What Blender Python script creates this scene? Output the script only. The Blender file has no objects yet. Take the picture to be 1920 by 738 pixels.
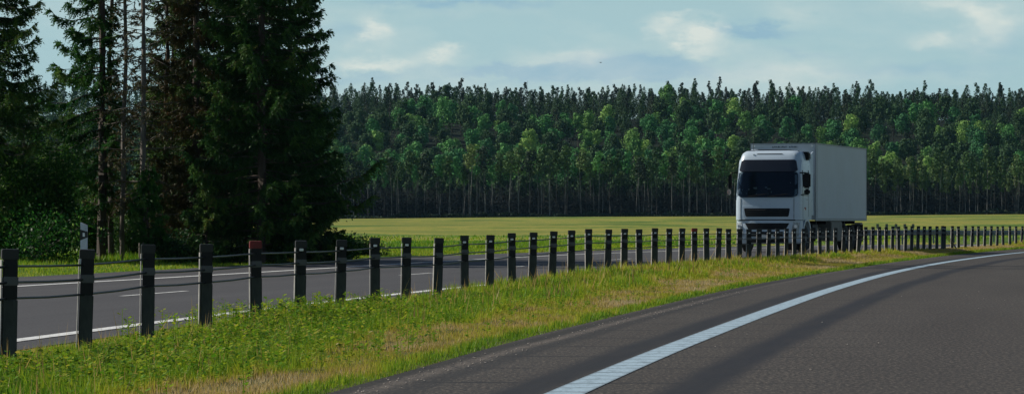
import bpy, bmesh, math, random
import numpy as np
from mathutils import Vector, Matrix

R = math.radians
sc = bpy.context.scene
C = sc.collection
rng = np.random.default_rng(7)
random.seed(7)
F = 6000.0          # focal length in pixels of the 1920 px wide photograph
HC = 1.25           # camera height

# ------------------------------------------------------------------ tagging helpers
def tag(o, label=None, cat=None, group=None, kind=None):
    if label: o['label'] = label
    if cat: o['category'] = cat
    if group: o['group'] = group
    if kind: o['kind'] = kind
    return o

def empty(name, loc=(0, 0, 0), rz=0.0):
    o = bpy.data.objects.new(name, None)
    o.empty_display_size = 0.3
    C.objects.link(o)
    o.location = loc
    o.rotation_euler = (0, 0, rz)
    return o

def link(name, me, parent=None):
    o = bpy.data.objects.new(name, me)
    C.objects.link(o)
    if parent: o.parent = parent
    return o

# ------------------------------------------------------------------ mesh helpers
class MB:
    def __init__(s):
        s.v = []; s.f = []
    def add(s, vs, fs):
        b = len(s.v)
        s.v += [tuple(p) for p in vs]
        s.f += [tuple(b + i for i in f) for f in fs]
        return s
    def box(s, x0, x1, y0, y1, z0, z1, M=None):
        vs = [Vector((x, y, z)) for x in (x0, x1) for y in (y0, y1) for z in (z0, z1)]
        if M: vs = [M @ v for v in vs]
        return s.add(vs, [(0, 1, 3, 2), (4, 6, 7, 5), (0, 4, 5, 1), (2, 3, 7, 6), (0, 2, 6, 4), (1, 5, 7, 3)])
    def bbox(s, x0, x1, y0, y1, z0, z1, b=0.02):
        """box with chamfered edges"""
        bm = bmesh.new()
        bmesh.ops.create_cube(bm, size=1)
        for v in bm.verts:
            v.co = ((x0 + x1) / 2 + v.co.x * (x1 - x0), (y0 + y1) / 2 + v.co.y * (y1 - y0), (z0 + z1) / 2 + v.co.z * (z1 - z0))
        bmesh.ops.bevel(bm, geom=bm.edges[:], offset=b, segments=2, affect='EDGES')
        bm.verts.index_update()
        s.add([v.co.copy() for v in bm.verts], [[v.index for v in f.verts] for f in bm.faces])
        bm.free()
        return s
    def tube(s, pts, rad, n=6, cap=True):
        pts = [Vector(p) for p in pts]
        if not hasattr(rad, '__len__'): rad = [rad] * len(pts)
        b = len(s.v)
        for i, p in enumerate(pts):
            d = (pts[min(i + 1, len(pts) - 1)] - pts[max(i - 1, 0)]).normalized()
            a = d.cross(Vector((0, 0, 1)))
            if a.length < 1e-3: a = d.cross(Vector((0, 1, 0)))
            a.normalize(); c = d.cross(a)
            for k in range(n):
                t = 2 * math.pi * k / n
                s.v.append(tuple(p + (a * math.cos(t) + c * math.sin(t)) * rad[i]))
        for i in range(len(pts) - 1):
            for k in range(n):
                k2 = (k + 1) % n
                s.f.append((b + i * n + k, b + i * n + k2, b + (i + 1) * n + k2, b + (i + 1) * n + k))
        if cap:
            s.f.append(tuple(b + k for k in range(n))[::-1])
            s.f.append(tuple(b + (len(pts) - 1) * n + k for k in range(n)))
        return s
    def grid(s, rows):
        b = len(s.v); m = len(rows[0])
        for r in rows: s.v += [tuple(p) for p in r]
        for i in range(len(rows) - 1):
            for j in range(m - 1):
                s.f.append((b + i * m + j, b + i * m + j + 1, b + (i + 1) * m + j + 1, b + (i + 1) * m + j))
        return s
    def mesh(s, name, mat=None, smooth=False):
        me = bpy.data.meshes.new(name)
        me.from_pydata(s.v, [], s.f)
        me.validate()
        bm = bmesh.new(); bm.from_mesh(me)
        bmesh.ops.recalc_face_normals(bm, faces=bm.faces[:])
        bm.to_mesh(me); bm.free()
        if mat: me.materials.append(mat)
        if smooth:
            me.polygons.foreach_set('use_smooth', [True] * len(me.polygons))
            try: me.set_sharp_from_angle(angle=R(38))
            except Exception: pass
        me.update()
        return me
    def build(s, name, mat, parent=None, smooth=False):
        return link(name, s.mesh(name, mat, smooth), parent)

def bulk(name, polys, mat, tint=None, k=None, mats=None, midx=None):
    """polys (N,k,3) -> mesh with loose k-gons and a per-face float attribute 'tint'"""
    polys = np.asarray(polys, dtype=np.float32)
    n, k = polys.shape[0], polys.shape[1]
    me = bpy.data.meshes.new(name)
    me.vertices.add(n * k)
    me.vertices.foreach_set('co', polys.reshape(-1))
    me.loops.add(n * k)
    me.loops.foreach_set('vertex_index', np.arange(n * k, dtype=np.int32))
    me.polygons.add(n)
    me.polygons.foreach_set('loop_start', np.arange(0, n * k, k, dtype=np.int32))
    me.polygons.foreach_set('loop_total', np.full(n, k, dtype=np.int32))
    for m in (mats or [mat]): me.materials.append(m)
    if midx is not None: me.polygons.foreach_set('material_index', np.asarray(midx, dtype=np.int32))
    me.update(calc_edges=True)
    if tint is not None:
        a = me.attributes.new('tint', 'FLOAT', 'FACE')
        a.data.foreach_set('value', np.asarray(tint, dtype=np.float32))
    return me

def norm(a):
    return a / np.maximum(np.linalg.norm(a, axis=-1, keepdims=True), 1e-9)

# ------------------------------------------------------------------ material helpers
def nm(name):
    m = bpy.data.materials.new(name); m.use_nodes = True
    nt = m.node_tree
    for n in list(nt.nodes): nt.nodes.remove(n)
    return m, nt, nt.nodes.new('ShaderNodeOutputMaterial')

def nd(nt, t, **kw):
    n = nt.nodes.new(t)
    for k, v in kw.items():
        if k.startswith('i_'): n.inputs[k[2:]].default_value = v
        else: setattr(n, k, v)
    return n

def mth(nt, op, a, b=None, c=None, clamp=False):
    n = nt.nodes.new('ShaderNodeMath'); n.operation = op; n.use_clamp = clamp
    for i, x in enumerate((a, b, c)):
        if x is None: continue
        if isinstance(x, (int, float)): n.inputs[i].default_value = x
        else: nt.links.new(x, n.inputs[i])
    return n.outputs[0]

def mixc(nt, f, a, b, blend='MIX'):
    n = nt.nodes.new('ShaderNodeMix'); n.data_type = 'RGBA'; n.blend_type = blend
    for i, x in ((0, f), (6, a), (7, b)):
        if isinstance(x, (int, float)): n.inputs[i].default_value = x
        elif isinstance(x, tuple): n.inputs[i].default_value = x if len(x) == 4 else x + (1,)
        else: nt.links.new(x, n.inputs[i])
    return n.outputs[2]

def ramp(nt, fac, stops):
    n = nt.nodes.new('ShaderNodeValToRGB')
    while len(n.color_ramp.elements) < len(stops): n.color_ramp.elements.new(0.5)
    for e, (p, c) in zip(n.color_ramp.elements, stops):
        e.position = p; e.color = c + (1,) if len(c) == 3 else c
    nt.links.new(fac, n.inputs[0])
    return n.outputs[0]

def noise(nt, vec, scale, detail=3, rough=0.55):
    n = nt.nodes.new('ShaderNodeTexNoise')
    n.inputs['Scale'].default_value = scale; n.inputs['Detail'].default_value = detail; n.inputs['Roughness'].default_value = rough
    if vec is not None: nt.links.new(vec, n.inputs['Vector'])
    return n.outputs['Fac']

def mapping(nt, vec, scale=(1, 1, 1), loc=(0, 0, 0)):
    n = nt.nodes.new('ShaderNodeMapping')
    n.inputs['Scale'].default_value = scale; n.inputs['Location'].default_value = loc
    nt.links.new(vec, n.inputs['Vector'])
    return n.outputs[0]

def geo_pos(nt): return nt.nodes.new('ShaderNodeNewGeometry').outputs['Position']
def obj_co(nt): return nt.nodes.new('ShaderNodeTexCoord').outputs['Object']

def principled(nt, out, col, rough=0.6, metal=0.0, spec=0.5, bump=None, bstr=0.3, bdist=0.01):
    p = nt.nodes.new('ShaderNodeBsdfPrincipled')
    if isinstance(col, tuple): p.inputs['Base Color'].default_value = col + (1,)
    else: nt.links.new(col, p.inputs['Base Color'])
    if isinstance(rough, (int, float)): p.inputs['Roughness'].default_value = rough
    else: nt.links.new(rough, p.inputs['Roughness'])
    p.inputs['Metallic'].default_value = metal
    p.inputs['Specular IOR Level'].default_value = spec
    if bump is not None:
        b = nt.nodes.new('ShaderNodeBump'); b.inputs['Strength'].default_value = bstr; b.inputs['Distance'].default_value = bdist
        nt.links.new(bump, b.inputs['Height']); nt.links.new(b.outputs[0], p.inputs['Normal'])
    nt.links.new(p.outputs[0], out.inputs['Surface'])
    return p

def solid(name, c1, c2=None, rough=0.6, metal=0.0, spec=0.5, scale=3.0, bstr=0.0, stretch=(1, 1, 1)):
    """colour with worn procedural variation"""
    m, nt, out = nm(name)
    if c2 is None: c2 = tuple(x * 0.75 for x in c1)
    v = mapping(nt, obj_co(nt), stretch)
    f = noise(nt, v, scale, 5, 0.65)
    col = ramp(nt, f, [(0.32, c2), (0.62, c1)])
    r = mth(nt, 'MULTIPLY_ADD', f, 0.25, rough - 0.12)
    principled(nt, out, col, r, metal, spec, bump=(noise(nt, v, scale * 8, 3) if bstr else None), bstr=bstr)
    return m

def foliage(name, stops, trans=0.3, objvar=0.25, rough=0.6):
    m, nt, out = nm(name)
    at = nd(nt, 'ShaderNodeAttribute', attribute_name='tint')
    col = ramp(nt, at.outputs['Fac'], stops)
    oi = nt.nodes.new('ShaderNodeObjectInfo')
    hs = nt.nodes.new('ShaderNodeHueSaturation')
    nt.links.new(col, hs.inputs['Color'])
    nt.links.new(mth(nt, 'MULTIPLY_ADD', oi.outputs['Random'], objvar * 2, 1 - objvar), hs.inputs['Value'])
    nt.links.new(mth(nt, 'MULTIPLY_ADD', oi.outputs['Random'], -0.05, 0.525), hs.inputs['Hue'])
    d = nt.nodes.new('ShaderNodeBsdfPrincipled')
    d.inputs['Roughness'].default_value = rough; d.inputs['Specular IOR Level'].default_value = 0.25
    t = nt.nodes.new('ShaderNodeBsdfTranslucent')
    mx = nt.nodes.new('ShaderNodeMixShader'); mx.inputs[0].default_value = trans
    nt.links.new(hs.outputs[0], d.inputs['Base Color'])
    nt.links.new(hs.outputs[0], t.inputs['Color'])
    nt.links.new(d.outputs[0], mx.inputs[1]); nt.links.new(t.outputs[0], mx.inputs[2])
    nt.links.new(mx.outputs[0], out.inputs['Surface'])
    return m

# ------------------------------------------------------------------ layout curves (X as a function of the distance Y)
def curve(pts):
    pts = sorted(pts)
    z = np.array([p[0] for p in pts], float); x = np.array([p[1] for p in pts], float)
    h = np.diff(z); d = np.diff(x) / h
    m = np.empty_like(x); m[0] = d[0]; m[-1] = d[-1]
    m[1:-1] = (d[:-1] * h[1:] + d[1:] * h[:-1]) / (h[:-1] + h[1:])
    def f(q):
        q = np.asarray(q, float)
        i = np.clip(np.searchsorted(z, q) - 1, 0, len(z) - 2)
        t = (q - z[i]) / h[i]
        lo = q < z[0]; hi = q > z[-1]
        t2, t3 = t * t, t * t * t
        r = (2 * t3 - 3 * t2 + 1) * x[i] + (t3 - 2 * t2 + t) * h[i] * m[i] + (-2 * t3 + 3 * t2) * x[i + 1] + (t3 - t2) * h[i] * m[i + 1]
        r = np.where(lo, x[0] + (q - z[0]) * m[0], r)
        return np.where(hi, x[-1] + (q - z[-1]) * m[-1], r)
    return f

line_c = curve([(-40, -5.6), (0, -2.45), (23.29, .38), (29.69, 1.281), (37.31, 2.425), (41.44, 3.06), (48.51, 4.17), (56.18, 5.40), (65.2, 6.92), (76.9, 9.0), (89.7, 11.45), (102.2, 14.05), (111.4, 16.1), (124.6, 19.2), (134, 21.6), (155, 27.3), (200, 43), (320, 100)])
verge_c = curve([(-40, -7.2), (0, -4.2), (23.3, -1.36), (27.6, -.78), (31.5, -.27), (36, .36), (40.8, 1.1), (52.1, 2.85), (58.3, 3.85), (72.5, 6.4), (84.7, 8.9), (96, 11.1), (108.7, 13.85), (121, 16.6), (131, 19.0), (141.5, 21.6), (155, 25.4), (200, 40.8), (320, 97.5)])
def fence_q(z): z = np.asarray(z, float); return -6.6 + .06 * z + .001 * z * z
def fence_x(z): z = np.asarray(z, float); return fence_q(z) - .0013 * np.clip(z - 109, 0, None) ** 2
def fence_z(px):
    lo, hi = 20.0, 175.0
    for _ in range(50):
        m = (lo + hi) / 2
        if 960 + F * float(fence_x(m)) / m < px: lo = m
        else: hi = m
    return lo
median_e = curve([(-40, .08), (0, .08), (27, .09), (40, .10), (50, .085), (55, .115), (63, .16), (74, .165), (80, .16), (98, .13), (113, .165), (126, .165), (137, .16), (145, .145), (320, .14)])
post_e = median_e
median_e = (lambda f: (lambda z: f(z) - .065 + .045 * np.clip((np.asarray(z, float) - 45) / 25, 0, 1)))(post_e)
def sstep(a, b, q):
    t = np.clip((np.asarray(q, float) - a) / (b - a), 0, 1); return t * t * (3 - 2 * t)
def eL(z): return .11 * sstep(70, 118, z) - .16 * sstep(150, 195, z)
def left_near(z): return fence_x(z) - 1.1
def left_far(z): return fence_q(z) - 14.3

# ------------------------------------------------------------------ ground materials
def asphalt_right():
    m, nt, out = nm('asphalt_worn')
    uv = nt.nodes.new('ShaderNodeUVMap')
    sep = nt.nodes.new('ShaderNodeSeparateXYZ'); nt.links.new(uv.outputs[0], sep.inputs[0])
    u, v = sep.outputs[0], sep.outputs[1]
    P = geo_pos(nt)
    big = noise(nt, mapping(nt, uv.outputs[0], (.7, .07, 1)), 1.3, 4, .6)
    fine = noise(nt, mapping(nt, P, (1, .30, 1)), 30, 3, .8)
    col = ramp(nt, big, [(.3, (.034, .030, .0275)), (.7, (.046, .0415, .038))])
    sp = ramp(nt, fine, [(.34, (.35, .35, .36)), (.5, (1, 1, 1)), (.60, (2.3, 2.2, 2.0)), (.68, (4.0, 3.7, 3.3))])
    col = mixc(nt, 1.0, col, sp, 'MULTIPLY')
    # wandering offsets for the rubbed-in tyre bands and the painted grass shadow
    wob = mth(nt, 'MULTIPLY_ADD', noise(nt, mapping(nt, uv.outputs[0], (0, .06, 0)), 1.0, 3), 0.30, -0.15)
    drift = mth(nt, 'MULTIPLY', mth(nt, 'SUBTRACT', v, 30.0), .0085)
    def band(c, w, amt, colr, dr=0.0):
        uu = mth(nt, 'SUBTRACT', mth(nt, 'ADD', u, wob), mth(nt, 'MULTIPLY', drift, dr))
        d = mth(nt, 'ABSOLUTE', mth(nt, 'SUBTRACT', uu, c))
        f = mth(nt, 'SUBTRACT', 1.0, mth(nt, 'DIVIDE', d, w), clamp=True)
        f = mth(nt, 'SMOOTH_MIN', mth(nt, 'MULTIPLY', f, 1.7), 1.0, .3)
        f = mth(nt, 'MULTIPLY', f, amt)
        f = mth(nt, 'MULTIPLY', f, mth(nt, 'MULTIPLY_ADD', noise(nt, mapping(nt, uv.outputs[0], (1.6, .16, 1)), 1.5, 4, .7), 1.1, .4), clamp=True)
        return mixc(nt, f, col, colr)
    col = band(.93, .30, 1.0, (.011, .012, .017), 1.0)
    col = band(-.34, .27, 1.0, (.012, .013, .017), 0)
    col = band(-1.70, .14, .75, (.016, .015, .013), 0)  # shadow of the verge grass, painted along the asphalt edge
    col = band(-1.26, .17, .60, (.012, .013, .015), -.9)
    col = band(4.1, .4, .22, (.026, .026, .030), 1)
    # transverse joints every 2.4 m, fading towards the lane centre
    vv = mth(nt, 'ADD', v, mth(nt, 'MULTIPLY_ADD', u, .11, mth(nt, 'MULTIPLY', noise(nt, mapping(nt, uv.outputs[0], (.6, 1.0, 1)), 1.0, 3), .5)))
    fr = mth(nt, 'ABSOLUTE', mth(nt, 'SUBTRACT', mth(nt, 'FRACT', mth(nt, 'DIVIDE', vv, 2.4)), .5))
    seam = mth(nt, 'LESS_THAN', fr, .024)
    fade = mth(nt, 'SUBTRACT', 1.0, mth(nt, 'DIVIDE', mth(nt, 'SUBTRACT', u, .6), 2.2), clamp=True)
    brk = mth(nt, 'GREATER_THAN', noise(nt, mapping(nt, uv.outputs[0], (1.2, .42, 1)), 1.0, 2), .40)
    seam = mth(nt, 'MULTIPLY', mth(nt, 'MULTIPLY', seam, fade), mth(nt, 'MULTIPLY', brk, .9))
    col = mixc(nt, seam, col, (.014, .014, .015))
    # pale gravelly dirt by the verge
    dd = mth(nt, 'ABSOLUTE', mth(nt, 'SUBTRACT', mth(nt, 'ADD', u, mth(nt, 'MULTIPLY', wob, .6)), -1.50))
    df = mth(nt, 'SUBTRACT', 1.0, mth(nt, 'DIVIDE', dd, .12), clamp=True)
    df = mth(nt, 'MULTIPLY', df, mth(nt, 'MULTIPLY_ADD', noise(nt, mapping(nt, P, (1, .3, 1)), 7, 4, .8), 3.2, -1.15), clamp=True)
    col = mixc(nt, mth(nt, 'MULTIPLY', df, .75), col, (.17, .145, .125))
    principled(nt, out, col, mth(nt, 'MULTIPLY_ADD', fine, .25, .68), 0, .3, bump=fine, bstr=.5, bdist=.006)
    return m

def asphalt_left():
    m, nt, out = nm('asphalt_grey')
    P = geo_pos(nt)
    uv = nt.nodes.new('ShaderNodeUVMap')
    big = noise(nt, mapping(nt, uv.outputs[0], (.8, .05, 1)), 1.2, 4, .6)
    fine = noise(nt, P, 26, 3, .75)
    col = ramp(nt, big, [(.3, (.048, .048, .053)), (.7, (.068, .068, .073))])
    sp = ramp(nt, fine, [(.35, (.6, .6, .6)), (.5, (1, 1, 1)), (.66, (1.5, 1.5, 1.5))])
    col = mixc(nt, 1.0, col, sp, 'MULTIPLY')
    principled(nt, out, col, .8, 0, .3, bump=fine, bstr=.4, bdist=.006)
    return m

def paint(name, c, ribs=False, wear=.45):
    m, nt, out = nm(name)
    uv = nt.nodes.new('ShaderNodeUVMap')
    P = geo_pos(nt)
    n = noise(nt, mapping(nt, P, (1, .35, 1)), 9, 5, .75)
    col = ramp(nt, n, [(.34, tuple(x * (1 - wear * 1.6) for x in c)), (.50, c)])
    sp = noise(nt, P, 45, 2, .8)
    col = mixc(nt, 1.0, col, ramp(nt, sp, [(.36, (.72, .72, .72)), (.5, (1, 1, 1))]), 'MULTIPLY')
    if ribs:
        sep = nt.nodes.new('ShaderNodeSeparateXYZ'); nt.links.new(uv.outputs[0], sep.inputs[0])
        vv = mth(nt, 'ADD', sep.outputs[1], mth(nt, 'MULTIPLY_ADD', sep.outputs[0], .12, mth(nt, 'MULTIPLY', noise(nt, uv.outputs[0], 1.3, 2), .22)))
        fr = mth(nt, 'FRACT', mth(nt, 'DIVIDE', vv, .62))
        rb = mth(nt, 'MULTIPLY', mth(nt, 'LESS_THAN', fr, .17), mth(nt, 'MULTIPLY_ADD', noise(nt, mapping(nt, uv.outputs[0], (1.5, 2, 1)), 1.7, 2), 1.6, -.3), clamp=True)
        col = mixc(nt, mth(nt, 'MULTIPLY', rb, .95), col, (.045, .06, .075))
        col = mixc(nt, mth(nt, 'MULTIPLY', mth(nt, 'GREATER_THAN', mth(nt, 'ABSOLUTE', sep.outputs[0]), .128), .45), col, (.12, .15, .18))
    principled(nt, out, col, .7, 0, .35)
    return m

def soil():
    m, nt, out = nm('verge_soil')
    P = geo_pos(nt)
    a = noise(nt, mapping(nt, P, (1, .4, 1)), 1.6, 5, .65)
    b = noise(nt, P, 14, 4, .7)
    f = mth(nt, 'ADD', mth(nt, 'MULTIPLY', a, .6), mth(nt, 'MULTIPLY', b, .4))
    col = ramp(nt, f, [(.36, (.022, .035, .010)), (.5, (.06, .07, .018)), (.62, (.13, .105, .045))])
    principled(nt, out, col, .9, 0, .2, bump=b, bstr=.6, bdist=.03)
    return m

def field_mat():
    m, nt, out = nm('meadow')
    P = geo_pos(nt)
    s1 = noise(nt, mapping(nt, P, (.022, .0075, 1), (3, 1, 0)), 1.0, 5, .6)
    s2 = noise(nt, mapping(nt, P, (.05, .022, 1)), 1.0, 6, .65)
    b = noise(nt, mapping(nt, P, (.7, .35, 1)), 1.5, 4, .7)
    f = mth(nt, 'ADD', mth(nt, 'ADD', mth(nt, 'MULTIPLY', s1, .5), mth(nt, 'MULTIPLY', s2, .32)), mth(nt, 'MULTIPLY', b, .18))
    f = mth(nt, 'MULTIPLY_ADD', mth(nt, 'SUBTRACT', f, .49), 5.0, .5)
    col = ramp(nt, f, [(.36, (.07, .13, .016)), (.44, (.12, .20, .022)), (.49, (.22, .24, .030)), (.54, (.34, .27, .065)), (.57, (.17, .22, .028)), (.62, (.33, .28, .060)), (.70, (.16, .19, .03))])
    principled(nt, out, col, .9, 0, .15, bump=b, bstr=.6, bdist=.05)
    return m

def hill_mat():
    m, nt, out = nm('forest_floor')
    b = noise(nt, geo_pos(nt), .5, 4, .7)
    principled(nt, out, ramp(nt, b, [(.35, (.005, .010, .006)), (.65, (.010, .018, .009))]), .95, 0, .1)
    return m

M = dict(
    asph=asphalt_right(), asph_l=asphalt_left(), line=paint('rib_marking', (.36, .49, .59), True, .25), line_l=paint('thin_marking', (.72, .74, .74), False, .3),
    soil=soil(), field=field_mat(), hill=hill_mat(),
)

# ------------------------------------------------------------------ ground
def strip(name, fa, fb, za, zb, y0, y1, step, ncol, mat, uvc=None, z=None):
    """sheet between two edge curves; z(t, y) height"""
    ys = np.arange(y0, y1 + 1e-6, step); ts = np.linspace(0, 1, ncol + 1)
    vs = []; uvs = []
    for y in ys:
        xa, xb = float(fa(y)), float(fb(y))
        for t in ts:
            x = xa + (xb - xa) * t
            vs.append((x, float(y), float(z(t, y))))
            uvs.append((x - float(uvc(y)) if uvc else x, float(y)))
    n = ncol + 1
    fs = [(i * n + j, i * n + j + 1, (i + 1) * n + j + 1, (i + 1) * n + j) for i in range(len(ys) - 1) for j in range(ncol)]
    me = bpy.data.meshes.new(name); me.from_pydata(vs, [], fs)
    uvl = me.uv_layers.new(name='UVMap')
    li = np.empty(len(me.loops), np.int32); me.loops.foreach_get('vertex_index', li)
    uvl.data.foreach_set('uv', np.array(uvs, np.float32)[li].reshape(-1))
    me.materials.append(mat)
    me.polygons.foreach_set('use_smooth', [True] * len(me.polygons))
    return tag(link(name, me), kind='structure')

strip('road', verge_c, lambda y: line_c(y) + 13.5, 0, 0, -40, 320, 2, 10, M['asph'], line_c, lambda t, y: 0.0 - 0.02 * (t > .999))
strip('road_marking', lambda y: line_c(y) - .148, lambda y: line_c(y) + .148, 0, 0, -40, 320, 1, 2, M['line'], line_c, lambda t, y: 0.005)
strip('opposite_road', left_far, left_near, 0, 0, -40, 330, 3, 6, M['asph_l'], fence_x, lambda t, y: eL(y) + .0)
strip('opposite_edge_marking', lambda y: fence_x(y) - 1.92, lambda y: fence_x(y) - 1.68, 0, 0, -40, 330, 2, 1, M['line_l'], fence_x, lambda t, y: eL(y) + .007)
strip('opposite_far_marking', lambda y: fence_q(y) - 10.75, lambda y: fence_q(y) - 10.5, 0, 0, -40, 330, 2, 1, M['line_l'], fence_x, lambda t, y: eL(y) + .007)
# lane dashes of the opposite road: one marking sheet made of its dashes
def dashes():
    mb = MB()
    for y0 in (18, 30.3, 42.6, 54.0, 75.0, 87, 99, 150):
        for a in np.arange(0, 4 if y0 < 60 else 3, 1.0):
            ya, yb = y0 + a, y0 + a + 1
            mb.add([(float(fence_x(ya)) - 6.20, ya, float(eL(ya)) + .007), (float(fence_x(ya)) - 6.08, ya, float(eL(ya)) + .007),
                    (float(fence_x(yb)) - 6.08, yb, float(eL(yb)) + .007), (float(fence_x(yb)) - 6.20, yb, float(eL(yb)) + .007)], [(0, 1, 2, 3)])
    me = mb.mesh('lane_marking', M['line_l']); me.uv_layers.new(name='UVMap')
    return tag(link('lane_marking', me), kind='structure')
dashes()

def med_z(t, y):
    a, b = float(verge_c(y)), float(left_near(y)); x = a + (b - a) * t
    fx = float(fence_x(y)); e = float(median_e(y)); w0 = -.004
    if x >= fx:
        q = min(1, (a - x) / max(a - fx, .1)); q = q ** .8
        z = w0 + (e - w0) * (q * q * (3 - 2 * q) * .6 + q * .4)
    else:
        q = min(1, (fx - x) / max(fx - b, .1)); q = q * q * (3 - 2 * q)
        z = e + (float(eL(y)) - .006 - e) * q
    bump = .018 * math.sin(x * 5.1 + y * 1.3) * math.sin(y * 2.7 - x * 2.2)
    edge = min(t, 1 - t) * 5
    return z + bump * min(1, edge)
strip('verge', verge_c, left_near, 0, 0, -40, 320, 1.0, 16, M['soil'], None, med_z)

# meadow / terrain: one big sheet, finer near; rises gently to the wood and carries on as the wooded hill
def z_edge(x): return 2.75 + .0062 * np.clip(x, -200, 300)
def terrain(x, y):
    x = np.asarray(x, float); y = np.asarray(y, float)
    yy = np.clip(y, 0, 330)
    d = fence_q(yy) - 14.3 - x                      # >0: beyond the far edge of the opposite road
    left = sstep(-2.0, .4, d)
    near = eL(yy) * left - .12 * (1 - left) - .004 * left
    # a shallow dip behind the roadside then the rise
    rise = z_edge(x) * np.clip((y - 150) / 850, 0, 1.0)
    und = .10 * np.sin(x * .045 + 1) * np.sin(y * .021) * sstep(150, 300, y)
    bermy = .06 * sstep(.5, 3, d) * (1 - sstep(5, 12, d)) * (y < 330)
    hill = 44.5 * sstep(0, 1, (y - 1030) / 430.0) ** .9
    tilt = -.012 * (x - 60) * sstep(1030, 1400, y)
    return near + rise + und + bermy + hill + tilt

def terrain_sheet():
    ys = np.concatenate([np.arange(-60, 60, 6), np.arange(60, 220, 1.5), np.geomspace(220, 1600, 110), [1800, 2400, 4000, 8000]])
    us = np.concatenate([[-6, -3, -1.5, -.8, -.4], np.linspace(-.24, .26, 240), [.4, .8, 1.5, 3, 6]])
    vs = np.empty((len(ys), len(us), 3))
    for i, y in enumerate(ys):
        w = max(abs(y), 60)
        x = us * w
        vs[i, :, 0] = x; vs[i, :, 1] = y
        vs[i, :, 2] = terrain(x, y if y < 1600 else 1600)
    n = len(us)
    mb = bpy.data.meshes.new('field')
    fs = [(i * n + j, i * n + j + 1, (i + 1) * n + j + 1, (i + 1) * n + j) for i in range(len(ys) - 1) for j in range(n - 1)]
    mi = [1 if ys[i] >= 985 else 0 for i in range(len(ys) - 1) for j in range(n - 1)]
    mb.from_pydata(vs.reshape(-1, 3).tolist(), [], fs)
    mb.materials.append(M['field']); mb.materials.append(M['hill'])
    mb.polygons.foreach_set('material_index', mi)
    mb.polygons.foreach_set('use_smooth', [True] * len(fs))
    tag(link('field', mb), kind='structure')
terrain_sheet()

# ------------------------------------------------------------------ grass
def wavy(x, y, s, seed):
    r = np.random.default_rng(seed); o = 0
    for k in range(6):
        a = r.uniform(0, 6.28); fr = s * r.uniform(.5, 2.2)
        o = o + np.sin((x * math.cos(a) + y * math.sin(a) * .45) * fr + r.uniform(0, 6.28))
    return o / 6 * 1.6

def blades(x, y, z, h, w, tint, lean=.35):
    n = len(x)
    a = rng.uniform(0, 2 * np.pi, n); b = rng.uniform(0, 2 * np.pi, n)
    ln = rng.normal(0, 1, n) * lean * h
    P = np.empty((n, 3, 3))
    c, s_ = np.cos(a) * w / 2, np.sin(a) * w / 2
    P[:, 0] = np.stack([x - c, y - s_, z], 1); P[:, 1] = np.stack([x + c, y + s_, z], 1)
    P[:, 2] = np.stack([x + np.cos(b) * ln, y + np.sin(b) * ln, z + h], 1)
    return P, tint

GR = foliage('grass_blades', [(0.0, (.045, .16, .010)), (.28, (.155, .31, .018)), (.5, (.34, .41, .025)), (.68, (.42, .38, .05)), (.85, (.46, .33, .11)), (1.0, (.55, .46, .25))], trans=.45, objvar=0, rough=.5)

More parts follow.
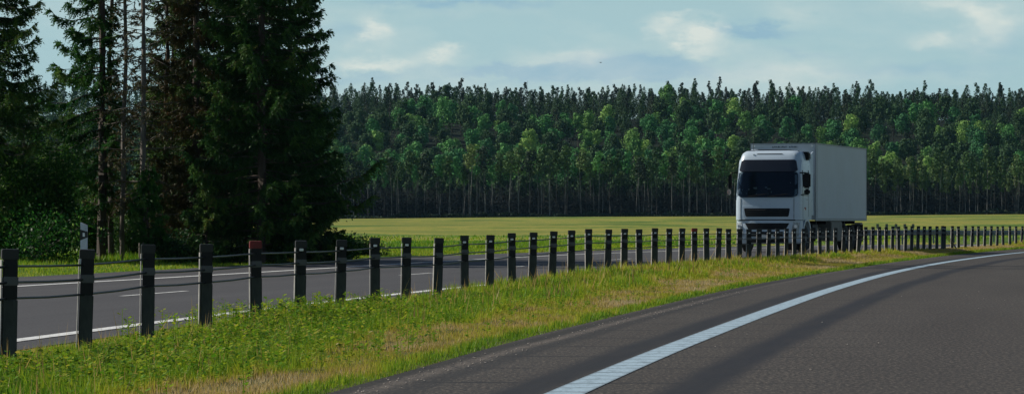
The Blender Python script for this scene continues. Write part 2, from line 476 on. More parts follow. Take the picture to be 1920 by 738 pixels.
def median_grass():
    vz = np.vectorize(med_z)
    # distances with density falling off
    n = 300000
    q = rng.uniform(0, 1, n)
    y = 20 * (165 / 20) ** (q ** 1.0)
    t = rng.uniform(0, 1, n)
    a, b = verge_c(y), left_near(y)
    x = a + (b - a) * t
    ok = rng.uniform(0, 1, n) < np.clip(1.0 - .0 * y, 0, 1)
    x, y, t = x[ok], y[ok], t[ok]
    a, b = verge_c(y), left_near(y)
    fx = fence_x(y); e = median_e(y)
    qq = np.clip((a - x) / np.maximum(a - fx, .1), 0, 1) ** .8
    z1 = e * (qq * qq * (3 - 2 * qq) * .6 + qq * .4)
    q2 = np.clip((fx - x) / 1.1, 0, 1); q2 = q2 * q2 * (3 - 2 * q2)
    z2 = e + (eL(y) - e) * q2
    z = np.where(x >= fx, z1, z2) - .015
    d = a - x                                    # distance from the asphalt edge
    n1 = wavy(x, y, 1.6, 1); n2 = wavy(x, y, 5.0, 2)
    edge_tall = 1.75 + .3 * n1 - .7 * sstep(31, 25, y)
    tall = sstep(-.35, .35, d - edge_tall)
    fringe = 1 - sstep(.15, .42, d + .15 * n2)
    h = .06 + (.055 + .045 * sstep(34, 50, y)) * tall + .035 * fringe
    h *= (1 + .35 * n2) * rng.uniform(.5, 1.25, len(x))
    clump = wavy(x, y, 9.0, 5)
    h *= 1 + .35 * np.clip(clump, -.5, 1) * tall
    w = np.maximum(.008, y * .00028) * rng.uniform(.7, 1.4, len(x)) * (1 + .5 * tall)
    dryfar = sstep(60, 110, y) * .10
    mown = (1 - tall) * (1 - fringe)
    tint = .33 + (.38 + .20 * wavy(x, y, 1.3, 21) + .14 * wavy(x, y, 4.0, 22)) * mown + .10 * n1 - .12 * fringe + dryfar + rng.normal(0, .11, len(x)) + .12 * np.clip(n2, 0, 1) * tall
    tint += (-.06 * sstep(48, 36, y) - .01 + .14 * wavy(x, y, 1.1, 8) + .10 * sstep(42, 70, y)) * tall
    # dry straw patch on the far side of the barrier
    behind = (x < fx - .25)
    tint = np.where(behind, tint + .20 + .1 * n1, tint)
    h = np.where(behind, h * .42, h)
    h = np.where((a - x) < .1, h * .5, h)
    h *= np.clip((x - b) / .25, .15, 1)
    hi = rng.uniform(0, 1, len(x)) < .012           # seed stalks
    h = np.where(hi & (tall > .5), h * 2.1, h); tint = np.where(hi & (tall > .5), .85, tint)
    P, tn = blades(x, y, z, h, w, np.clip(tint, 0, 1))
    me = bulk('grass', P, GR, tn)
    tag(link('grass', me), kind='stuff', label='long green and straw coloured grass on the median verge', cat='grass')

    # broad leaved weeds standing along the barrier, nearer part
    pos = []
    for (c, amp, k) in ((39.0, 2.4, 460), (31.0, 3.5, 500), (27.0, 3.0, 420), (46, 4, 420), (60, 12, 500)):
        yy = rng.normal(c, amp, k); xx = fence_x(yy) + (rng.normal(.35, .55, k) if c == 39.0 else .45 + np.abs(rng.normal(0, 1.0, k)))
        hh = ((.12 if c > 35 else .17) if c != 39.0 else .25) * rng.uniform(.5, 1.3, k)
        pos.append(np.stack([xx, yy, hh], 1))
    pos = np.concatenate(pos)
    Q = []; T = []
    for (px_, py_, hh) in pos:
        a0 = float(verge_c(py_)); b0 = float(left_near(py_))
        if px_ > a0 - .3 or px_ < b0: continue
        tt = (a0 - px_) / (a0 - b0)
        z0 = med_z(tt, py_)
        nl = 22
        hz = rng.uniform(.15, 1, nl) * hh; an = rng.uniform(0, 6.28, nl)
        r0 = .02; L = rng.uniform(.03, .07, nl) * (.7 + hh)
        wd = L * .35
        dx, dy = np.cos(an), np.sin(an); dz = rng.uniform(-.3, .7, nl)
        o = np.stack([px_ + dx * r0, py_ + dy * r0, z0 + hz], 1)
        dr = norm(np.stack([dx, dy, dz], 1)); sd = np.stack([-dy, dx, np.zeros(nl)], 1)
        Q.append(np.stack([o, o + dr * L[:, None] * .5 + sd * wd[:, None], o + dr * L[:, None], o + dr * L[:, None] * .5 - sd * wd[:, None]], 1))
        T.append(np.clip(rng.normal(.38, .17, nl), 0, 1))
        st = np.array([[px_ - .004, py_, z0], [px_ + .004, py_, z0], [px_ + .003, py_, z0 + hh], [px_ - .003, py_, z0 + hh]])[None]
        Q.append(st); T.append(np.array([.4]))
    me = bulk('weeds', np.concatenate(Q), GR, np.concatenate(T))
    tag(link('weeds', me), kind='stuff', label='leafy green weeds growing up around the barrier posts', cat='weeds')

median_grass()

def far_verge_grass():
    n = 90000
    y = rng.uniform(60, 150, n)
    d = np.abs(rng.normal(0, 1, n)) * 5.5 + .05
    x = left_far(y) - d
    z = terrain(x, y) - .02
    n1 = wavy(x, y, .9, 11); n2 = wavy(x, y, 3, 12)
    h = (.08 + .16 * sstep(2.5, 6, d)) * (1 + .4 * n2) * rng.uniform(.5, 1.3, n)
    w = y * .00030 * rng.uniform(.7, 1.5, n)
    tint = np.clip(.42 + .14 * n1 + rng.normal(0, .14, n) - .18 * sstep(2, 5, d), 0, 1)
    P, tn = blades(x, y, z, h, w, tint)
    tag(link('roadside_grass', bulk('roadside_grass', P, GR, tn)), kind='stuff', label='sunlit short grass along the far edge of the opposite road', cat='grass')
    # meadow tufts farther out
    n = 24000
    y = 118 * (240 / 118) ** rng.uniform(0, 1, n)
    u = rng.uniform(-.07, .175, n); x = u * y
    ok = x < left_far(np.clip(y, 0, 330)) - 1.0
    x, y = x[ok], y[ok]; n = len(x)
    z = terrain(x, y) - .03
    h = .16 * rng.uniform(.4, 1.3, n) * (1 + .4 * wavy(x, y, .5, 15))
    w = y * .0004 * rng.uniform(.7, 1.6, n)
    tint = np.clip(.30 + .30 * wavy(x * .25, y * .9, .25, 16) + rng.normal(0, .09, n), 0, .85)
    P, tn = blades(x, y, z, np.abs(h), w, tint)
    tag(link('meadow_grass', bulk('meadow_grass', P, GR, tn)), kind='stuff', label='tufted yellow green meadow grass behind the road', cat='grass')
far_verge_grass()

# loose stones at the road edge
def gravel():
    mb = MB(); r = random.Random(3)
    for k in range(275):
        y = 21 * (60 / 21) ** r.random(); u = r.gauss(-1.50, .10) if k < 250 else r.uniform(-1.4, 6)
        x = float(line_c(y)) + u
        if x < float(verge_c(y)) - .15: continue
        s = r.uniform(.004, .013) * (1 if k < 250 else 1.1)
        vs = [(x + dx * s * r.uniform(.7, 1.3), y + dy * s * r.uniform(.7, 1.5), .001 + (dz + 1) * s * .45) for dx, dy, dz in ((1, 0, 0), (-1, 0, 0), (0, 1, 0), (0, -1, 0), (0, 0, 1), (0, 0, -1))]
        mb.add(vs, [(0, 2, 4), (2, 1, 4), (1, 3, 4), (3, 0, 4), (2, 0, 5), (1, 2, 5), (3, 1, 5), (0, 3, 5)])
    o = mb.build('gravel', solid('stone', (.42, .38, .34), (.22, .19, .17), .85, scale=20))
    tag(o, kind='stuff', label='loose pale stones scattered along the asphalt edge', cat='gravel')
gravel()

# ------------------------------------------------------------------ cable barrier
mat_post = solid('weathered_post', (.060, .066, .063), (.018, .023, .022), .8, scale=7, bstr=.4, stretch=(1, 1, .3))
mat_postdark = solid('post_slot', (.010, .011, .012), (.006, .006, .007), .8)
mat_clamp = solid('post_clamp', (.10, .102, .11), (.06, .062, .066), .5, .3)
mat_edge = solid('sunlit_edge', (.36, .35, .335), (.20, .19, .18), .6, .0, scale=6)  # pale strip painted to stand for the sunlit left side of the posts
mat_cap = solid('black_cap', (.012, .013, .014), (.007, .008, .008), .55)
mat_redcap = solid('red_cap', (.20, .014, .013), (.10, .010, .010), .6, scale=9)
mat_refl = solid('white_reflector', (.92, .93, .9), (.7, .7, .7), .3, scale=9)
mat_cable = solid('steel_cable', (.045, .048, .052), (.02, .022, .025), .45, .7, scale=15)

H_POST = .92
def post_meshes():
    W, T = .069, .045      # half width across the line, half thickness along it
    d = {}
    b = MB(); b.bbox(-W + .012, W, -T, T, -.25, .50, .008); d['body'] = b.mesh('post_body', mat_post, True)
    s = MB(); s.bbox(-W + .016, W - .004, -T + .004, T - .004, .498, .84, .006); d['slot'] = s.mesh('slot_frame', mat_postdark, True)
    c = MB()
    c.bbox(-W + .013, W + .002, -T - .003, T + .003, .615, .690, .006)
    d['clamp'] = c.mesh('clamp', mat_clamp, True)
    e = MB(); e.bbox(-W - .006, -W + .003, -T - .002, T + .002, -.25, .83, .002); d['edge'] = e.mesh('edge_strip', mat_edge, True)
    k = MB(); k.bbox(-W - .002, W + .002, -T - .003, T + .003, .835, H_POST, .006); d['cap'] = k.mesh('cap', mat_cap, True)
    d['redcap'] = k.mesh('cap', mat_redcap, True)
    r = MB(); r.bbox(-.026, .026, -T - .012, -T - .003, .795, .826, .004); d['refl'] = r.mesh('reflector', mat_refl, True)
    return d
PM = post_meshes()

def fence_dir(y): return math.atan2(.06 + .002 * y - .0026 * max(0, y - 109), 1.0)       # angle from +Y towards +X

def barrier(xs, label, red=(), ends=(), dull=()):
    root = empty('cable_barrier', (float(fence_x(fence_z(xs[0]))), fence_z(xs[0]), float(median_e(fence_z(xs[0])))))
    tag(root, label, 'barrier', 'cable barrier sections along the median')
    base = Vector(root.location)
    r = random.Random(int(xs[0]))
    pts = []
    for i, px in enumerate(xs):
        y = fence_z(px); x = float(fence_x(y)); z = float(post_e(y)) + r.uniform(-.014, .014)
        if 700 < px < 1400: z += .012
        a = fence_dir(y)
        p = link('post', PM['body'], root)
        p.location = Vector((x, y, z)) - base
        # square posts, turned a little each
        p.rotation_euler = (r.gauss(0, .018), r.gauss(0, .016) + .012, R(4.5 + 6.0 * min(1, max(0, (px - 900) / 550))) - math.atan((px - 960) / F) + r.gauss(0, .035))
        if px > 1430: p.scale = (.82, 1, 1)
        for nme, key in (('slot_frame', 'slot'), ('clamp', 'clamp'), ('edge_strip', 'edge')):
            link(nme, PM[key], p)
        cp = link('cap', PM['redcap'] if px in red else PM['cap'], p)
        if px in red: cp['label'] = 'faded red post cap'
        if px > 560 and px not in dull: link('reflector', PM['refl'], p)
        pts.append((x, y, z))
    for hz, sag in ((.775, .004), (.64, .006), (.505, .008)):
        path = []
        for i, (x, y, z) in enumerate(pts):
            path.append(Vector((x, y, z + hz)))
            if i < len(pts) - 1:
                x2, y2, z2 = pts[i + 1]
                path.append(Vector(((x + x2) / 2, (y + y2) / 2, (z + z2) / 2 + hz - sag)))
        if ends and ends[0]:
            x, y, z = pts[0]; y2 = y - 3.2
            path.insert(0, Vector((float(fence_x(y2)), y2, float(median_e(y2)) + hz)))
        if ends and ends[1]:
            x, y, z = pts[-1]; y2 = y + 2.4
            path.append(Vector((float(fence_x(y2)) + .25, y2, float(median_e(y2)) - .05)))
        mb = MB(); mb.tube([p - base for p in path], .0115, 6)
        mb.build('cable', mat_cable, root, True)
    return root

xs1 = [15, 158, 276, 385, 480, 562, 638, 703, 761, 820, 871, 918, 960, 998, 1035, 1071, 1104, 1139, 1170, 1199, 1227, 1254, 1278, 1302, 1325, 1346, 1366, 1386, 1404, 1423, 1440, 1458, 1474, 1490, 1506, 1522, 1537, 1552, 1566, 1581, 1595, 1609, 1623, 1636, 1648.5, 1661.5, 1673, 1685, 1697.5, 1709, 1720.6, 1732, 1744, 1756.5, 1767, 1770.5]
xs2 = [1785, 1797, 1810, 1822, 1834, 1846, 1857.7, 1869.5, 1881, 1893.5, 1905, 1915.5, 1927, 1939, 1951]
barrier(xs1, 'long dark post and cable barrier in front of the truck, two posts red topped', red=(480, 1302), ends=(True, True), dull=(820, 1386))
barrier(xs2, 'short far section of cable barrier beyond the slanting end cable', ends=(False, False))

# ------------------------------------------------------------------ delineator post and guard rail
def delineator():
    y = 76.0; x = (157.5 - 960) / F * y
    z = float(terrain(x, y))
    root = empty('delineator_post', (x, y, z), R(-8))
    tag(root, 'white plastic roadside marker post with slanted black band below the spruces', 'marker post')
    wm = solid('white_plastic', (.62, .66, .70), (.45, .48, .52), .5, scale=6)
    bk = solid('black_band', (.015, .015, .017), None, .5)
    W, T, H = .082, .025, 1.245 - z
    # slanted top
    def prism(z0l, z0r, z1l, z1r, g=0):
        mb = MB(); v = []
        for yy in (-T - g, T + g): v += [(-W - g, yy, z0l), (W + g, yy, z0r), (W + g, yy, z1r), (-W - g, yy, z1l)]
        mb.add(v, [(0, 1, 2, 3), (7, 6, 5, 4), (0, 4, 5, 1), (1, 5, 6, 2), (2, 6, 7, 3), (3, 7, 4, 0)]); return mb
    prism(-.1, -.1, H, H - .07).build('post_body', wm, root)
    prism(H - .43, H - .36, H - .17, H - .24 + .02, .004).build('black_band', bk, root)
    rf = MB(); rf.bbox(-.022, .028, -T - .014, -T - .005, H - .34, H - .25, .003); rf.build('reflector', mat_refl, root)
delineator()

def guard_rail():
    steel = solid('dull_galvanised_steel', (.10, .135, .18), (.055, .08, .11), .5, .3, scale=1.2)
    ys = [163 + k * 1.0 for k in range(0, 40)]
    def pos(y):
        x = float(left_far(y)) + .0
        # ease to x so that the rail opens out from the end
        return x + .9
    def zt(y): return float(eL(y)) + (.80 if y < 200 else .8)
    y0 = ys[0]
    root = empty('guard_rail', (pos(y0), y0, float(eL(y0))))
    tag(root, 'dull blue grey steel guard rail on posts beyond the opposite road', 'guard rail')
    b = Vector(root.location)
    prof = [(0, .31), (.03, .27), (.075, .245), (.075, .215), (.02, .17), (.02, .14), (.075, .095), (.075, .065), (.03, .04), (0, 0)]
    rows = []
    for y in ys:
        x = pos(y); t = (y - 163) / 4.0
        dz = -.25 * max(0, 1 - t) ** 2
        rows.append([Vector((x + px_, y, zt(y) - .31 + pz + dz)) - b for px_, pz in prof])
    mb = MB(); mb.grid(rows)
    rows2 = [[p - Vector((.006, 0, 0)) for p in r_] for r_ in rows]
    mb.grid(rows2)
    mb.build('rail', steel, root, True)
    pm = MB(); pm.bbox(-.06, .02, -.04, .04, -.3, .72, .006); pme = pm.mesh('post', steel)
    for k in range(0, 20):
        y = 164 + k * 2
        o = link('post', pme, root); o.location = Vector((pos(y) - .05, y, zt(y) - .8)) - b
guard_rail()

# five thin marker stakes standing beyond the guard rail
def stakes():
    st = solid('stake_paint', (.16, .19, .13), (.09, .11, .07), .7, scale=5)
    proto = None
    mb = MB(); mb.bbox(-.025, .025, -.02, .02, -.2, 1.0, .004)
    me = mb.mesh('stake_shaft', st)
    hb = MB(); hb.bbox(-.075, .075, -.012, .012, .80, 1.02, .008); hm = hb.mesh('stake_plate', solid('stake_plate_paint', (.20, .24, .15), (.12, .15, .09), .6, scale=9))
    names = ['leftmost, behind the truck tail', 'second from the truck tail', 'middle one of the row', 'second from the right end of the row', 'rightmost of the row']
    for k, px in enumerate((1645.5, 1662.5, 1680, 1696.5, 1712)):
        y = 171 + k * .9; x = (px - 960) / F * y
        z = float(terrain(x, y))
        root = empty('marker_stake', (x, y, HC - 3.5 * y / F - 1.02), 0)
        tag(root, 'thin roadside marker stake beyond the guard rail, ' + names[k], 'marker stake', 'marker stakes beyond the guard rail')
        link('shaft', me, root); link('plate', hm, root)
stakes()

# ------------------------------------------------------------------ truck
def truck():
    hd = R(17.6); Y0 = 121.0; X0 = (1438.0 - 960) / F * Y0
    root = empty('box_truck', (X0, Y0, float(eL(Y0)) + .0), -hd)
    tag(root, 'white box truck with tall cab driving on the opposite road', 'truck')
    white = solid('white_cab_paint', (.47, .57, .67), (.43, .525, .62), .30, scale=.8)
    boxw = solid('white_box_panel', (.49, .54, .575), (.43, .475, .505), .5, scale=.7)
    rail = solid('box_rail', (.30, .33, .35), (.22, .24, .26), .5, .2)
    dark = solid('dark_plastic', (.009, .010, .013), (.005, .006, .008), .6, scale=5, spec=.2)
    grey = solid('grey_plastic', (.035, .04, .046), (.022, .025, .03), .6, scale=5, spec=.25)
    rubber = solid('rubber', (.012, .012, .013), (.022, .021, .02), .85, scale=8)
    steel = solid('rim_steel', (.22, .23, .24), (.10, .10, .105), .45, .5, scale=9)
    lamp = solid('headlight_lens', (.42, .47, .52), (.12, .14, .16), .12, scale=9)
    # glass: dark tinted, lets the cab interior through a little
    gm, nt, out = nm('tinted_glass')
    gl = nd(nt, 'ShaderNodeBsdfGlossy'); gl.inputs['Roughness'].default_value = .04; gl.inputs['Color'].default_value = (.5, .6, .68, 1)
    tr = nd(nt, 'ShaderNodeBsdfTransparent'); tr.inputs['Color'].default_value = (.62, .68, .70, 1)
    fr = nd(nt, 'ShaderNodeFresnel'); fr.inputs['IOR'].default_value = 1.45
    mx = nt.nodes.new('ShaderNodeMixShader')
    nt.links.new(fr.outputs[0], mx.inputs[0]); nt.links.new(tr.outputs[0], mx.inputs[1]); nt.links.new(gl.outputs[0], mx.inputs[2])
    nt.links.new(mx.outputs[0], out.inputs['Surface'])
    vis = solid('visor_acrylic', (.012, .014, .017), (.010, .012, .014), .14, scale=2, spec=.8)

    # cab shell: horizontal sections
    Z = [.42, .95, 1.22, 1.6, 2.05, 2.5, 3.02, 3.35, 3.60, 3.76, 3.84, 3.86]
    Wd = [1.22, 1.25, 1.25, 1.25, 1.25, 1.245, 1.215, 1.19, 1.155, 1.10, 1.00, .70]
    Y = [.06, .0, .0, .0, .01, .10, .21, .30, .40, .52, .70, 1.0]
    def w_(z): return float(np.interp(z, Z, Wd))
    def fy(x, z):
        w = w_(z); return float(np.interp(z, Z, Y)) + .06 * (abs(x) / w) ** 2 + .17 * (abs(x) / w) ** 14
    def section(z):
        w = w_(z); pts = []
        n = 22
        for k in range(n + 1):
            x = -w + 2 * w * k / n
            x = w * math.sin(math.pi / 2 * (x / w))
            pts.append((x, fy(x, z), z))
        yb = 2.25 - (.0 if z < 3.5 else (z - 3.5) * .25)
        pts += [(w, 1.2, z), (w, yb - .08, z), (w - .08, yb, z), (-w + .08, yb, z), (-w, yb - .08, z), (-w, 1.2, z)]
        return pts
    zz = [1.22, 1.30, 1.6, 1.85, 2.05, 2.3, 2.6, 3.02, 3.2, 3.4, 3.55, 3.66, 3.74, 3.80, 3.84, 3.86]
    mb = MB(); secs = [section(z) for z in zz]; n = len(secs[0])
    for s_ in secs: mb.v += s_
    for i in range(len(secs) - 1):
        for k in range(n):
            k2 = (k + 1) % n
            mb.f.append((i * n + k, i * n + k2, (i + 1) * n + k2, (i + 1) * n + k))
    mb.f.append(tuple(range(n))[::-1]); mb.f.append(tuple((len(secs) - 1) * n + k for k in range(n)))
    cab = mb.build('cab', white, root, True)

    def patch(name, mat, z0, z1, xl0, xl1, off=.012, th=.03, rc=.08, parent=cab, smooth=True, nz=9, nx=16, xr0=None, xr1=None):
        """panel lying on the cab front, rounded corners; half width runs xl0 (bottom) to xl1 (top)"""
        fr_, bk_ = [], []
        for i in range(nz + 1):
            t = i / nz; z = z0 + (z1 - z0) * t
            rl = xl0 + (xl1 - xl0) * t
            rr = rl if xr0 is None else xr0 + (xr1 - xr0) * t
            e = min(z - z0, z1 - z); cut = rc - math.sqrt(max(0, rc * rc - (rc - min(e, rc)) ** 2)) if rc else 0
            a, b = (-rl + cut, rr - cut)
            rowf = []; rowb = []
            for j in range(nx + 1):
                x = a + (b - a) * j / nx
                y = fy(x, z)
                rowf.append((x, y - off, z)); rowb.append((x, y - off + th, z))
            fr_.append(rowf); bk_.append(rowb)
        m_ = MB(); m_.grid(fr_); m_.grid(bk_)
        o = len(fr_) * (nx + 1)
        W_ = nx + 1
        for j in range(nx): m_.f.append((j, j + 1, o + j + 1, o + j)); q = nz * W_; m_.f.append((q + j, q + j + 1, o + q + j + 1, o + q + j))
        for i in range(nz): m_.f.append((i * W_, (i + 1) * W_, o + (i + 1) * W_, o + i * W_)); m_.f.append((i * W_ + nx, (i + 1) * W_ + nx, o + (i + 1) * W_ + nx, o + i * W_ + nx))
        return m_.build(name, mat, parent, smooth)

    patch('cab_interior', solid('cab_interior_trim', (.035, .042, .05), (.008, .010, .013), .9, scale=2.2), 2.08, 3.06, 1.17, 1.13, .006, .02, .16, nz=14)
    patch('windscreen', gm, 2.07, 3.08, 1.185, 1.145, .05, .006, .17, nz=14)
    # things on the dashboard seen through the glass
    it = solid('dashboard_papers', (.8, .85, .85), (.4, .5, .5), .8, scale=8)
    db = MB()
    rr = random.Random(5)
    for (px_, pz, w, h) in ((-.45, 2.42, .10, .07), (-.52, 2.43, .04, .05), (-.72, 2.38, .05, .05), (-.98, 2.36, .04, .03), (-.05, 2.45, .09, .06), (.06, 2.40, .14, .035), (.16, 2.27, .03, .07), (-.80, 2.22, .05, .025), (-.42, 2.21, .035, .03), (.04, 2.22, .03, .03), (.88, 2.62, .035, .035), (-1.02, 2.24, .03, .10)):
        y = fy(px_, pz) - .03
        db.bbox(px_ - w / 2, px_ + w / 2, y, y + .02, pz - h / 2, pz + h / 2, .006)
    db.build('dashboard_clutter', it, cab)
    patch('sun_visor', vis, 3.05, 3.50, 1.14, 1.05, .09, .04, .07)
    # wiper arms
    wp = MB()
    for x0 in (-.75, .1):
        p0 = (x0, fy(x0, 2.1) - .08, 2.10); p1 = (x0 + .7, fy(x0 + .7, 2.2) - .075, 2.20)
        wp.tube([p0, p1], .012, 5)
    wp.build('wipers', dark, cab)
    patch('roof_marker_bar', dark, 3.715, 3.735, .52, .46, .02, .03, .0, nz=2)
    for x0 in (-.62, .98):
        mk = MB(); mk.bbox(x0 - .035, x0 + .035, fy(x0, 3.70) - .05, fy(x0, 3.70), 3.68, 3.72, .01); mk.build('marker_lamp', mat_refl, cab)
    # grilles
    patch('grille_surround', white, 1.27, 1.74, .90, .955, .02, .03, .04)
    g = patch('upper_grille', dark, 1.345, 1.66, .83, .89, .03, .02, .03)
    gs = MB()
    for k in range(4):
        z = 1.39 + k * .068
        gs.tube([(x, fy(x, z) - .038, z) for x in np.linspace(-.80, .80, 9)], .008, 4)
    gs.build('grille_slats', grey, cab)
    patch('panel_gap', dark, 1.195, 1.235, 1.08, 1.08, .014, .03, .0, nz=2)
    # door seam, handle, side window, badge on the visible side
    sd = MB()
    xw = 1.25
    sd.box(xw - .02, xw + .004, .62, .64, 1.25, 3.1); sd.box(xw - .02, xw + .004, 1.62, 1.64, 1.35, 3.1)
    sd.build('door_seam', dark, cab)
    for s_ in (-1, 1):
        cs = MB(); xs_ = s_ * 1.03
        cs.tube([(xs_, fy(xs_, z) - .001, z) for z in np.linspace(1.26, 2.04, 6)], .010, 4); cs.build('panel_seam', grey, cab)
        ps = MB(); ps.tube([(s_ * 1.19, fy(s_ * 1.19, z) - .004, z) for z in np.linspace(2.1, 3.5, 8)], .016, 5); ps.build('pillar_trim', white, cab)
    sw = MB(); vs = [(1.253, .52, 2.12), (1.253, 1.52, 2.12), (1.228, 1.50, 2.95), (1.222, .72, 2.95)]
    sw.add([(x + dx, y, z) for dx in (-.03, .008) for x, y, z in vs], [(0, 1, 2, 3), (7, 6, 5, 4), (0, 4, 5, 1), (1, 5, 6, 2), (2, 6, 7, 3), (3, 7, 4, 0)])
    sw.build('side_window', vis, cab)
    hb = MB(); hb.bbox(1.25, 1.275, 1.30, 1.50, 1.97, 2.00, .006); hb.build('door_handle', boxw, cab)
    bd = MB(); bd.bbox(1.248, 1.262, .85, 1.15, 1.60, 1.70, .01); bd.build('badge_panel', solid('badge_red', (.35, .06, .06), (.12, .04, .05), .5, scale=9), cab)
    bw = MB(); bw.bbox(1.255, 1.27, .72, .86, 1.58, 1.66, .01); bw.build('badge_light', mat_refl, cab)
    # air deflector on the visible side, black horn block at the roof corner, white left deflector
    df = MB()
    df.add([(1.235, 2.25, 1.4), (1.235, 2.62, 1.4), (1.22, 2.62, 3.85), (1.16, 2.25, 3.70), (1.20, 2.25, 1.4), (1.20, 2.62, 1.4), (1.18, 2.62, 3.85), (1.12, 2.25, 3.70)],
           [(0, 1, 2, 3), (7, 6, 5, 4), (0, 4, 5, 1), (1, 5, 6, 2), (2, 6, 7, 3), (3, 7, 4, 0)])
    df.build('side_deflector', white, root)
    dl = MB()
    dl.add([(-1.235, 2.25, 1.4), (-1.235, 2.62, 1.4), (-1.22, 2.62, 3.95), (-1.10, 1.9, 3.72), (-1.20, 2.25, 1.4), (-1.20, 2.62, 1.4), (-.95, 2.62, 3.95), (-.98, 1.9, 3.74)],
           [(0, 1, 2, 3), (7, 6, 5, 4), (0, 4, 5, 1), (1, 5, 6, 2), (2, 6, 7, 3), (3, 7, 4, 0)])
    dl.build('side_deflector', white, root)
    hn = MB(); hn.bbox(.98, 1.27, 1.5, 1.95, 3.50, 3.82, .05); hn.build('roof_fairing', dark, cab)
    ra = MB(); ra.tube([(-1.0, .9, 3.84), (-.6, .95, 3.88), (.6, .95, 3.88), (1.05, .9, 3.82)], .018, 6); ra.build('roof_bar', grey, cab)
    an = MB(); an.tube([(-.8, 1.2, 3.8), (-.8, 1.25, 4.55)], .008, 4); an.build('antenna', dark, cab)

    # bumper
    bm_ = MB()
    zs = [.33, .42, .70, .95, 1.12, 1.20]; rows = []
    for z in zs:
        w = 1.26; yo = {.33: .12, .42: .02}.get(z, -.03)
        row = []
        for k in range(23):
            x = w * math.sin(math.pi / 2 * (-1 + 2 * k / 22))
            row.append((x, yo + .12 * (abs(x) / w) ** 2 + .26 * (abs(x) / w) ** 9, z))
        row += [(w, .62, z), (w - .25, .70, z), (-w + .25, .70, z), (-w, .62, z)]
        rows.append(row)
    n = len(rows[0])
    for r_ in rows: bm_.v += r_
    for i in range(len(rows) - 1):
        for k in range(n):
            k2 = (k + 1) % n; bm_.f.append((i * n + k, i * n + k2, (i + 1) * n + k2, (i + 1) * n + k))
    bm_.f.append(tuple(range(n))[::-1]); bm_.f.append(tuple((len(rows) - 1) * n + k for k in range(n)))
    bump_ = bm_.build('bumper', white, root, True)
    def bpatch(name, mat, x0b, x1b, x0t, x1t, z0, z1, off, parent=None, rc=0):
        m_ = MB(); F_, B_ = [], []
        for i in range(7):
            t = i / 6; z = z0 + (z1 - z0) * t; a = x0b + (x0t - x0b) * t; b = x1b + (x1t - x1b) * t
            f_, b_ = [], []
            for j in range(13):
                x = a + (b - a) * j / 12; y = -.03 + .12 * (abs(x) / 1.26) ** 2 + .26 * (abs(x) / 1.26) ** 9 - off
                f_.append((x, y, z)); b_.append((x, y + .05, z))
            F_.append(f_); B_.append(b_)
        m_.grid(F_); m_.grid(B_)
        for j in range(12): m_.f.append((j, j + 1, 91 + j + 1, 91 + j)); m_.f.append((78 + j, 78 + j + 1, 91 + 79 + j, 91 + 78 + j))
        for i in range(6): m_.f.append((i * 13, i * 13 + 13, 91 + i * 13 + 13, 91 + i * 13)); m_.f.append((i * 13 + 12, i * 13 + 25, 91 + i * 13 + 25, 91 + i * 13 + 12))
        return m_.build(name, mat, parent or bump_, True)
    bpatch('lower_grille', dark, -.72, .72, -.86, .86, .86, 1.10, .012)
    bpatch('air_intake', dark, -.62, .62, -.62, .62, .60, .78, .012)
    bpatch('lower_intake', dark, -.78, .78, -.78, .78, .36, .52, .016)
    pl = bpatch('number_plate', solid('plate_white', (.62, .64, .62), (.5, .5, .5), .5, scale=9), -.26, .26, -.26, .26, .545, .655, .03)
    for s_ in (-1, 1):
        a, b = sorted((s_ * .90, s_ * 1.17)); c, d_ = sorted((s_ * 1.0, s_ * 1.215))
        h = bpatch('headlight', lamp, a, b, c, d_, .60, 1.13, .014, root)
        bb = MB(); 
        for (hx, hz) in ((1.05, .72), (1.09, .98)):
            bb.tube([(s_ * hx, .03, hz), (s_ * hx, .10, hz)], .06, 10)
        bb.build('headlight_bulb', mat_refl, h, True)
    # wheel arch over the front wheel
    for s_ in (-1, 1):
        ar = MB(); rows = []
        for k in range(13):
            t = math.pi * (k / 12); rr_ = .62
            yy = 1.35 - math.cos(t) * rr_; z = .53 + math.sin(t) * rr_ * 1.05
            ro = .74; y2 = 1.35 - math.cos(t) * ro; z2 = .53 + math.sin(t) * ro * 1.02
            rows.append([(s_ * .95, yy, z), (s_ * 1.262, yy, z), (s_ * 1.262, y2, z2), (s_ * .95, y2, z2), (s_ * .95, yy, z)])
        ar.grid(rows); ar.build('wheel_arch', white, root, True)

    # mirrors
    def mirror(s_):
        m1 = MB(); m1.bbox(min(s_ * 1.34, s_ * 1.62), max(s_ * 1.34, s_ * 1.62), .16, .36, 2.42, 3.0, .05)
        mi = m1.build('mirror', dark, root, True)
        m2 = MB(); m2.bbox(min(s_ * 1.38, s_ * 1.60), max(s_ * 1.38, s_ * 1.60), .18, .34, 2.17, 2.39, .05); m2.build('wide_angle_mirror', dark, mi, True)
        m3 = MB(); m3.tube([(s_ * 1.20, .34, 3.00), (s_ * 1.42, .28, 3.00), (s_ * 1.48, .28, 2.90)], .028, 6); m3.tube([(s_ * 1.22, .30, 2.16), (s_ * 1.46, .28, 2.2)], .024, 6)
        m3.build('mirror_arm', dark, mi, True)
    mirror(1)
    m1 = MB(); m1.bbox(-1.56, -1.42, .2, .34, 2.40, 2.95, .04); mi = m1.build('mirror', dark, root, True)
    m2 = MB(); m2.bbox(-1.60, -1.47, .19, .33, 2.17, 2.38, .04); m2.build('wide_angle_mirror', solid('mirror_shell_light', (.5, .42, .38), (.3, .2, .17), .4, scale=7), mi, True)
    m3 = MB(); m3.tube([(-1.20, .34, 3.02), (-1.42, .28, 3.02), (-1.48, .28, 2.92)], .028, 6); m3.build('mirror_arm', dark, mi, True)

    # cargo box
    BX, B0, B1, Z0, Z1 = 1.275, 2.75, 12.7, 1.22, 4.17
